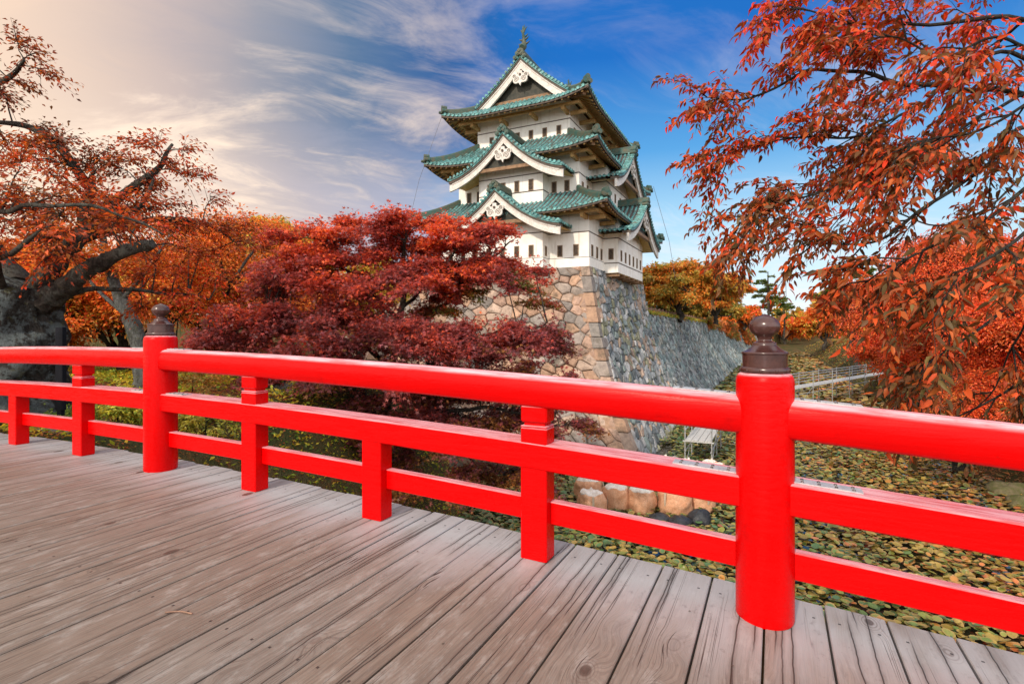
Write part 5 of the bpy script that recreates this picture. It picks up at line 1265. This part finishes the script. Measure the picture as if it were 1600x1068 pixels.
scatter('fallen_leaves', 60000, (.5, 16), (6, 40), lambda p, q, z: (z > MOAT+.1) | (p > 1.2+6.0*np.random.default_rng(5).uniform(0, 1, len(p))), (.06, .12), 'fold', [(.34, .10, .02), (.30, .13, .04), (.26, .07, .02), (.36, .19, .06), (.20, .14, .04)], 83, 'orange brown leaf litter gathered along the right bank', 'fallen leaves', (.0, .34), .3, .1)
scatter('grass', 30000, (8, 60), (20, 190), lambda p, q, z: z > MOAT+.3, (.25, .5), 'fold', [(.22, .14, .03), (.16, .14, .03), (.30, .12, .03)], 84, 'rusty autumn grass along the far right bank', 'grass', (.0, .1), .6, .5)
# creeper on the far part of the moat wall
def creeper():
    R_ = np.random.default_rng(91); n = 16000; a = R_.uniform(55, 150, n); d = LT+R_.uniform(0, 1, n)**1.6*(6.5)*np.clip((a-50)/90, .12, 1)
    ok = np.sin(a*.55)+np.sin(a*.23+1)+R_.normal(0, .5, n) > .35-1.0*(d < LT+.6); a, d = a[ok], d[ok]; n = len(a)
    L = np.array([wpos(x, y) for x, y in zip(a, d)])+np.array([.42, 0, .25])
    pos = np.stack([KW.x+L[:, 0]*CT+L[:, 1]*ST, KW.y-L[:, 0]*ST+L[:, 1]*CT, KW.z+L[:, 2]], 1)
    v, f, c = leaves(pos, R_.normal(0, 1, (n, 3)), R_.normal(0, .6, (n, 3))+np.array([.6, -.3, .5]), R_.uniform(.5, .9, n), 'tri', palette([(.36, .10, .02), (.28, .08, .02), (.14, .12, .03), (.30, .16, .03)], None, .3, .5, .1, 2.)(pos, R_))
    tag(link('wall_creeper', np_mesh('wall_creeper', v, f, {'col': c}), M['leaf']), 'rust red and green creeper hanging down the far end of the moat wall', 'creeper', None, 'stuff')
creeper()

def wall_grass():
    R_ = np.random.default_rng(93); n = 9000; a = 14.5+115*R_.uniform(0, 1, n)**1.6; off = R_.uniform(-.5, .25, n)
    L = np.array([wpos(x, LT) for x in a]); L[:, 0] += off-.05; L[:, 2] += -.02-.25*np.maximum(0, off)
    pos = np.stack([KW.x+L[:, 0]*CT+L[:, 1]*ST, KW.y-L[:, 0]*ST+L[:, 1]*CT, KW.z+L[:, 2]], 1)
    ax = R_.normal(0, .5, (n, 3))+np.array([0, 0, .7]); v, f, c = leaves(pos, ax, R_.normal(0, 1, (n, 3)), R_.uniform(.14, .32, n)*(1+a/90), 'fold', palette([(.24, .20, .03), (.16, .17, .03), (.30, .16, .03)], None, .3, .5, .2, 2.)(pos, R_))
    tag(link('grass', np_mesh('grass', v, f, {'col': c}), M['leaf']), 'strip of yellowing grass along the top edge of the moat wall', 'grass', None, 'stuff')
wall_grass()
gs = 'low shrubs on the left bank'
for i, (x, y, Z, w_, h_, cols, lab) in enumerate([(110, 625, 8.6, 34, 16, [(.10, .17, .03), (.18, .22, .03)], 'low green shrub left of the tall baluster, by the cherry trunk'), (182, 650, 8.9, 40, 20, [(.16, .20, .03), (.30, .26, .03)], 'yellow green fern like shrub between the baluster and left round post'),
        (320, 690, 9.8, 46, 24, [(.14, .15, .025), (.24, .20, .03)], 'olive shrub behind the rails right of the left round post'), (300, 640, 12.5, 50, 22, [(.20, .15, .03), (.30, .13, .025)], 'brownish shrub further back right of the left round post'), (470, 665, 13.6, 44, 18, [(.26, .15, .03), (.15, .15, .025)], 'golden brown shrub among the bank stones')]):
    c = PX(x, y, Z); c.z = gz(c.x, c.y)+.05; t = Tree('shrub', lab, 'shrub', (c.x, c.y, c.z-.1), 95+i, 'leaf', 'bark_dark', gs); k = Z/835
    t.limb([c+Vector((0, 0, -.1)), c+Vector((.02, 0, h_*k*.5)), c+Vector((0, .03, h_*k))], .02, .008, 5, 0, 3)
    t.blob(A3(c+Vector((0, 0, h_*k*.5))), (w_*k, w_*k, h_*k), 16, 9, 14, (.12, .26), (.05, .09), 'fold', palette(cols, None, .35, .4, 1.5, i), .45, .2, .4, .3, .007, .3, -.3); t.done()
# ------------------------------------------------------------------ things down in the moat and on the wall
def sack(loc, rz, r, h, seed, label):
    o = empty('bulk_sack', label, 'sack', loc, rz, 'bulk sacks on the moat floor')
    def fn(p, a, z):
        q = Vector((p[0]*2.2, p[1]*2.2, z*2.6+seed*7)); k = 1+.16*mnoise.noise(q)+.07*abs(mnoise.noise(q*2.6))+.05*mnoise.noise(q*4.1)+.025*math.sin(a*11+seed+z*5)*(1 if z > h*.5 else .4)
        return (p[0]*k, p[1]*k, p[2]+(.09*mnoise.noise(q*1.1)+.05*mnoise.noise(q*3.3) if z > h*.8 else .03*mnoise.noise(q*2)))
    b = MB(); P = [(r*.78, 0), (r*.98, .06), (r*1.08, h*.2), (r*1.12, h*.40), (r*1.10, h*.58), (r*1.05, h*.72), (r*.96, h*.84), (r*.84, h*.92), (r*.62, h*.97), (r*.40, h*.96), (r*.20, h*.97), (r*.09, h*1.04), (.03, h*1.12)]
    P = [(float(np.interp(t, np.linspace(0, 1, len(P)), [p[0] for p in P])), float(np.interp(t, np.linspace(0, 1, len(P)), [p[1] for p in P]))) for t in np.linspace(0, 1, 26)]
    cut = next(i for i, p in enumerate(P) if p[1] > h*.86)
    b.lathe(P[:cut+1], (0, 0, 0), 48, True, fn); b.obj('bag', M['sack'], o)
    b = MB(); b.lathe([(P[cut][0]*1.015, P[cut][1]-.012)]+[(p[0]*1.01, p[1]+.006) for p in P[cut:]], (0, 0, 0), 48, True, fn); b.obj('top', M['sack_top'], o)
    for k in range(2):
        a = -1.9+k*1.5+seed*.3; b = MB(); ca, sa = math.cos(a), math.sin(a); pts = []
        for i in range(7):
            t = i/6; z = h*(.92-.50*t); rr = r*1.16+.03*math.sin(t*3.1); pts.append((rr*ca, rr*sa, z))
        rings = [[(p[0]-sa*.035, p[1]+ca*.035, p[2]), (p[0]+sa*.035, p[1]-ca*.035, p[2]), (p[0]*1.02+sa*.035, p[1]*1.02-ca*.035, p[2]), (p[0]*1.02-sa*.035, p[1]*1.02+ca*.035, p[2])] for p in pts]
        b.sweep(rings, True, True); b.obj('strap', M['strap'], o)
SK = [(924, 783, 19.0, .46, .86, 'bulk sack with pale flat top, front row leftmost beside the baluster'), (920, 762, 20.6, .50, .92, 'bulk sack strewn with dark leaves behind the leftmost one of the front row'),
      (962, 780, 19.4, .45, .98, 'tall bulk sack second from the left in the front row'), (1003, 786, 19.2, .46, .92, 'bulk sack third from the left in the front row, behind the black sacks'),
      (1054, 788, 19.0, .53, 1.0, 'widest bulk sack in the front row with a pale strap'), (1094, 790, 19.4, .46, .95, 'bulk sack at the right end of the front row'),
      (1040, 712, 23.6, .55, .95, 'bulk sack in the far row, left of three pale tops above the middle rail'), (1076, 718, 23.2, .52, .93, 'bulk sack in the far row, middle of three pale tops'),
      (1112, 722, 23.0, .48, .92, 'bulk sack in the far row, nearest the scaffold and post')]
for i, (x, y, Z, r, h, lab) in enumerate(SK):
    c = PX(x, y, Z); sack((c.x, c.y, MOAT-.02), i*.7, r, h, i+1, lab)
def lump(name, loc, dims, rz, m, label, cat, group, seed, rough=.22, flat=.35):
    b = MB(); n = 22; prof = []
    for i in range(11):
        a = -math.pi/2+math.pi*i/10; prof.append((max(.02, math.cos(a)), max(-flat, math.sin(a))))
    def fn(p, a, z):
        q = Vector((p[0]*1.6, p[1]*1.6, z*1.6+seed*5.1)); k = 1+rough*mnoise.noise(q)+rough*.5*mnoise.noise(q*2.7); return (p[0]*k*dims[0], p[1]*k*dims[1], (z+flat)*dims[2]*k)
    b.lathe(prof, (0, 0, 0), n, True, fn); tag(b.obj(name, m, None, None, loc, rz), label, cat, group)
for i, (x, y, Z, d, lab) in enumerate([(1030, 806, 18.0, (.50, .34, .26), 'black plastic sack lying left in front of the bulk sacks'), (1062, 812, 17.7, (.52, .40, .30), 'black plastic sack in the middle in front of the widest bulk sack'), (1092, 808, 17.9, (.42, .40, .40), 'plump black plastic sack at the right below the bulk sacks')]):
    c = PX(x, y, Z); lump('black_sack', (c.x, c.y, MOAT), d, i*1.1, M['black_sack'], lab, 'sack', 'black sacks in front of the bulk sacks', i+3)
b = MB(); c = PX(985, 748, 22.0)
for k in range(5): b.box(-1.3, 1.3, k*.17, k*.17+.155, .0, .05)
for k in (-1.0, 0, 1.0): b.box(k-.05, k+.05, 0, .84, -.06, -.002)
tag(b.obj('board', M['board'], None, None, (c.x, c.y, MOAT+.42), ROT+.15), 'grey timber staging board lying behind the bulk sacks', 'board')
def pipe(b, p, q, r=.034): b.tube([p, q], r, 8)
def scaffold(name, label, o, rz, L, wd, z0, zd_, zr, step, cat='scaffold'):
    """pipe scaffold: pairs of standards, a plank deck with toe boards, rails on both sides and braces"""
    e = empty(name, label, cat, o, rz); b = MB(); n = max(1, round(L/step))
    for i in range(n+1):
        x = L*i/n
        for y in (0, wd):
            b = MB(); pipe(b, (x, y, z0), (x, y, zr)); b.lathe([(.07, z0), (.07, z0+.02), (.03, z0+.03)], (x, y, 0), 10); b.obj('standard', M['galv'], e)
        b = MB(); pipe(b, (x, -.1, zd_-.07), (x, wd+.1, zd_-.07)); b.obj('transom', M['galv'], e)
    for y in (0.03, wd-.03):
        for z in (zd_+.5, zd_+.98, zd_-.5):
            b = MB(); pipe(b, (-.1, y, z), (L+.1, y, z), .03); b.obj('guard_rail', M['galv'], e)
        b = MB(); pipe(b, (0, y, z0+.1), (L/n, y, zd_-.1), .02); b.obj('brace', M['galv'], e)
    b = MB(); k = max(2, round(wd/.28)); w_ = wd/k
    for i in range(k): b.box(-.05, L+.05, i*w_+.02, (i+1)*w_-.005, zd_-.035, zd_+.01)
    b.obj('platform', M['board'], e)
s0 = PX(1112, 690, 25.0)
scaffold('scaffold', 'galvanised pipe scaffold with a grey plank platform standing at the foot of the moat wall', (s0.x, s0.y, 0), ROT+math.pi/2, 4.6, 1.2, MOAT-.1, s0.z, s0.z+1.0, 2.3)
g0 = PX(1236, 610, 41); g1 = PX(1392, 580, 58); dv = g1-g0
scaffold('gangway', 'long pipe gangway with plank deck crossing the lily pads behind the near post', (g0.x, g0.y, 0), math.atan2(dv.y, dv.x), dv.length, 1.1, MOAT-.1, -4.5, -3.4, 4.2)
# fence and lamp on the wall
fe = empty('fence', 'low brown wooden fence along the top of the moat wall', 'fence', KW, ROT)
def ftop(a): x, y, z = wpos(a, LT); return Vector((x-.55+bend(0), y, z+.02))
fa = [14.8+i*1.8 for i in range(46)]
for a0, a1 in zip(fa[:-1], fa[1:]):
    p, q = ftop(a0), ftop(a1); b = MB()
    for z in (.22, .46): b.tube([p+Vector((0, 0, z)), q+Vector((0, 0, z))], .05, 6)
    for k in range(1, 6): r_ = p.lerp(q, k/6); b.box(r_.x-.03, r_.x+.03, r_.y-.05, r_.y+.05, r_.z, r_.z+.52)
    b.obj('fence_panel', M['fence'], fe)
for a0 in fa:
    p = ftop(a0); b = MB(); b.tube([p, p+Vector((0, 0, .66))], .075, 8); b.obj('post', M['fence'], fe)
lp = PX(1034, 486, 50); lp.z = gz(lp.x-.6, lp.y)
la = empty('lamp', 'small white box lamp on a post behind the fence on the moat wall', 'lamp', (lp.x-.6, lp.y, lp.z)); b = MB(); b.tube([(0, 0, 0), (0, 0, 1.25)], .045, 8); b.obj('post', M['galv'], la)
b = MB(); b.box(-.16, .16, -.16, .16, 1.25, 1.72, .03); b.obj('lamp_head', M['white'], la); b = MB(); b.box(-.20, .20, -.20, .20, 1.722, 1.79, .02); b.obj('cap', M['black'], la)
# left bank
c = PX(95, 600, 8.3); zz = gz(c.x, c.y); e = empty('notice_post', 'narrow black notice board standing right beside the old cherry trunk', 'sign', (c.x, c.y, zz), -.35)
b = MB(); b.box(-.085, .085, -.03, .03, .35, 0.06-zz, .006); b.obj('panel', M['black'], e)
b = MB(); b.box(-.05, .05, -.026, .026, -.1, .352); b.obj('post', M['black'], e)
b = MB(); b.box(-.30, .30, -.22, .22, -.05, .16, .02); b.obj('footing', M['rock'], e)
pt = Tree('pale_tree', 'slender tree with pale grey leaning trunk behind the post at the left', 'tree', tuple(PX(228, 640, 13.5)), 77, 'leaf', 'bark_pale')
Tq = lambda x, y, d=0: PX(x, y, 13.5+d)
pt.base[2] = gz(pt.base[0], pt.base[1]); pt.o.location.z = pt.base[2]
pt.limb([Vector(pt.base)+Vector((0, 0, -.1)), Tq(222, 560), Tq(205, 500), Tq(188, 465), Tq(165, 400, .3), Tq(160, 340, .4)], [.26, .21, .18, .15, .10, .05], 0, 12, .3)
pt.limb([Tq(190, 470), Tq(230, 420, -.3), Tq(265, 370, -.5)], .06, .02, 8, .2); pt.limb([Tq(200, 495), Tq(150, 450, .2), Tq(110, 400, .3)], .06, .02, 8, .2)
for (x, y, rx, rz_) in ((160, 350, 70, 40), (255, 380, 60, 36), (110, 400, 55, 36), (200, 420, 60, 30)):
    k = 13.5/835; pt.blob(A3(Tq(x, y)), (rx*k, rx*k, rz_*k), 9, 10, 14, (.3, .6), (.08, .13), 'fold', palette(ORG, None, .3, .5, .8, 3.), .45, .3, .5, .4, .014, .45, -.5)
pt.done()
rr = random.Random(5)
for i, (x, y, Z, d, lab) in enumerate([(450, 694, 14.0, (.5, .36, .30), 'pale boulder on the bank slope under the maple, left of the short baluster'), (485, 700, 14.4, (.36, .3, .24), 'small pale stone just right of the biggest bank boulder'), (432, 712, 13.6, (.30, .26, .2), 'small grey stone on the slope beside the tall baluster'),
        (540, 640, 17.5, (.8, .5, .45), 'large pale boulder glimpsed between the top and middle rails under the maple'), (470, 680, 15.2, (.34, .28, .2), 'grey stone on the upper part of the bank slope'), (262, 690, 9.6, (.25, .2, .14), 'low grey stone in the plants right behind the left round post'),
        (1578, 760, 21.0, (.9, .7, .5), 'mossy boulder edging the right bank'), (1598, 790, 19.6, (.6, .5, .4), 'mossy stone at the foot of the right bank by the photo edge'), (1050, 700, 26.2, (.5, .4, .34), 'dark boulder at the foot of the moat wall left of the scaffold')]):
    c = PX(x, y, Z); lump('boulder', (c.x, c.y, max(gz(c.x, c.y), MOAT-.05)-.05), d, rr.uniform(0, 3), M['moss'] if 'mossy' in lab else M['rock'], lab, 'boulder', 'boulders on the moat banks', i+20, .28)
# small things on the deck
c = W2L(*[v*1.47/(440/835) for v in ((280-800)/835, 1.0)]); 
def deckpt(px, py):
    z = -1.36
    for _ in range(8):
        Z = -z*835/(py-517); X = (px-800)/835*Z; p, q = W2L(X, Z); z = zd(p+.05)
    return Vector((X, Z, z))
d0 = deckpt(258, 958); d1 = deckpt(300, 960); b = MB(); b.tube(smooth_path([d0+Vector((0, 0, .006)), d0.lerp(d1, .5)+Vector((0, .012, .008)), d1+Vector((0, 0, .006))], 5), .0035, 6)
tag(b.obj('twig', M['fence']), 'thin reddish brown twig lying on the grey planks', 'twig')
b = MB(); rr = random.Random(12)
for i in range(70):
    p, q = rr.uniform(-8, 1.6), RQ-rr.random()**1.6*3.2+.2; z = zd(p+.05)+.003; o = L2W(p, q, z); a = rr.uniform(0, 6.28); s_ = rr.uniform(.004, .011)
    b.add([o+Vector((math.cos(a+k*1.9)*s_*rr.uniform(.5, 1.2), math.sin(a+k*1.9)*s_*rr.uniform(.5, 1.2), rr.uniform(0, .004))) for k in range(3)], [(0, 1, 2)])
tag(b.obj('debris', M['shade_timber']), 'tiny dark specks of leaf debris on the planks', 'debris', None, 'stuff')
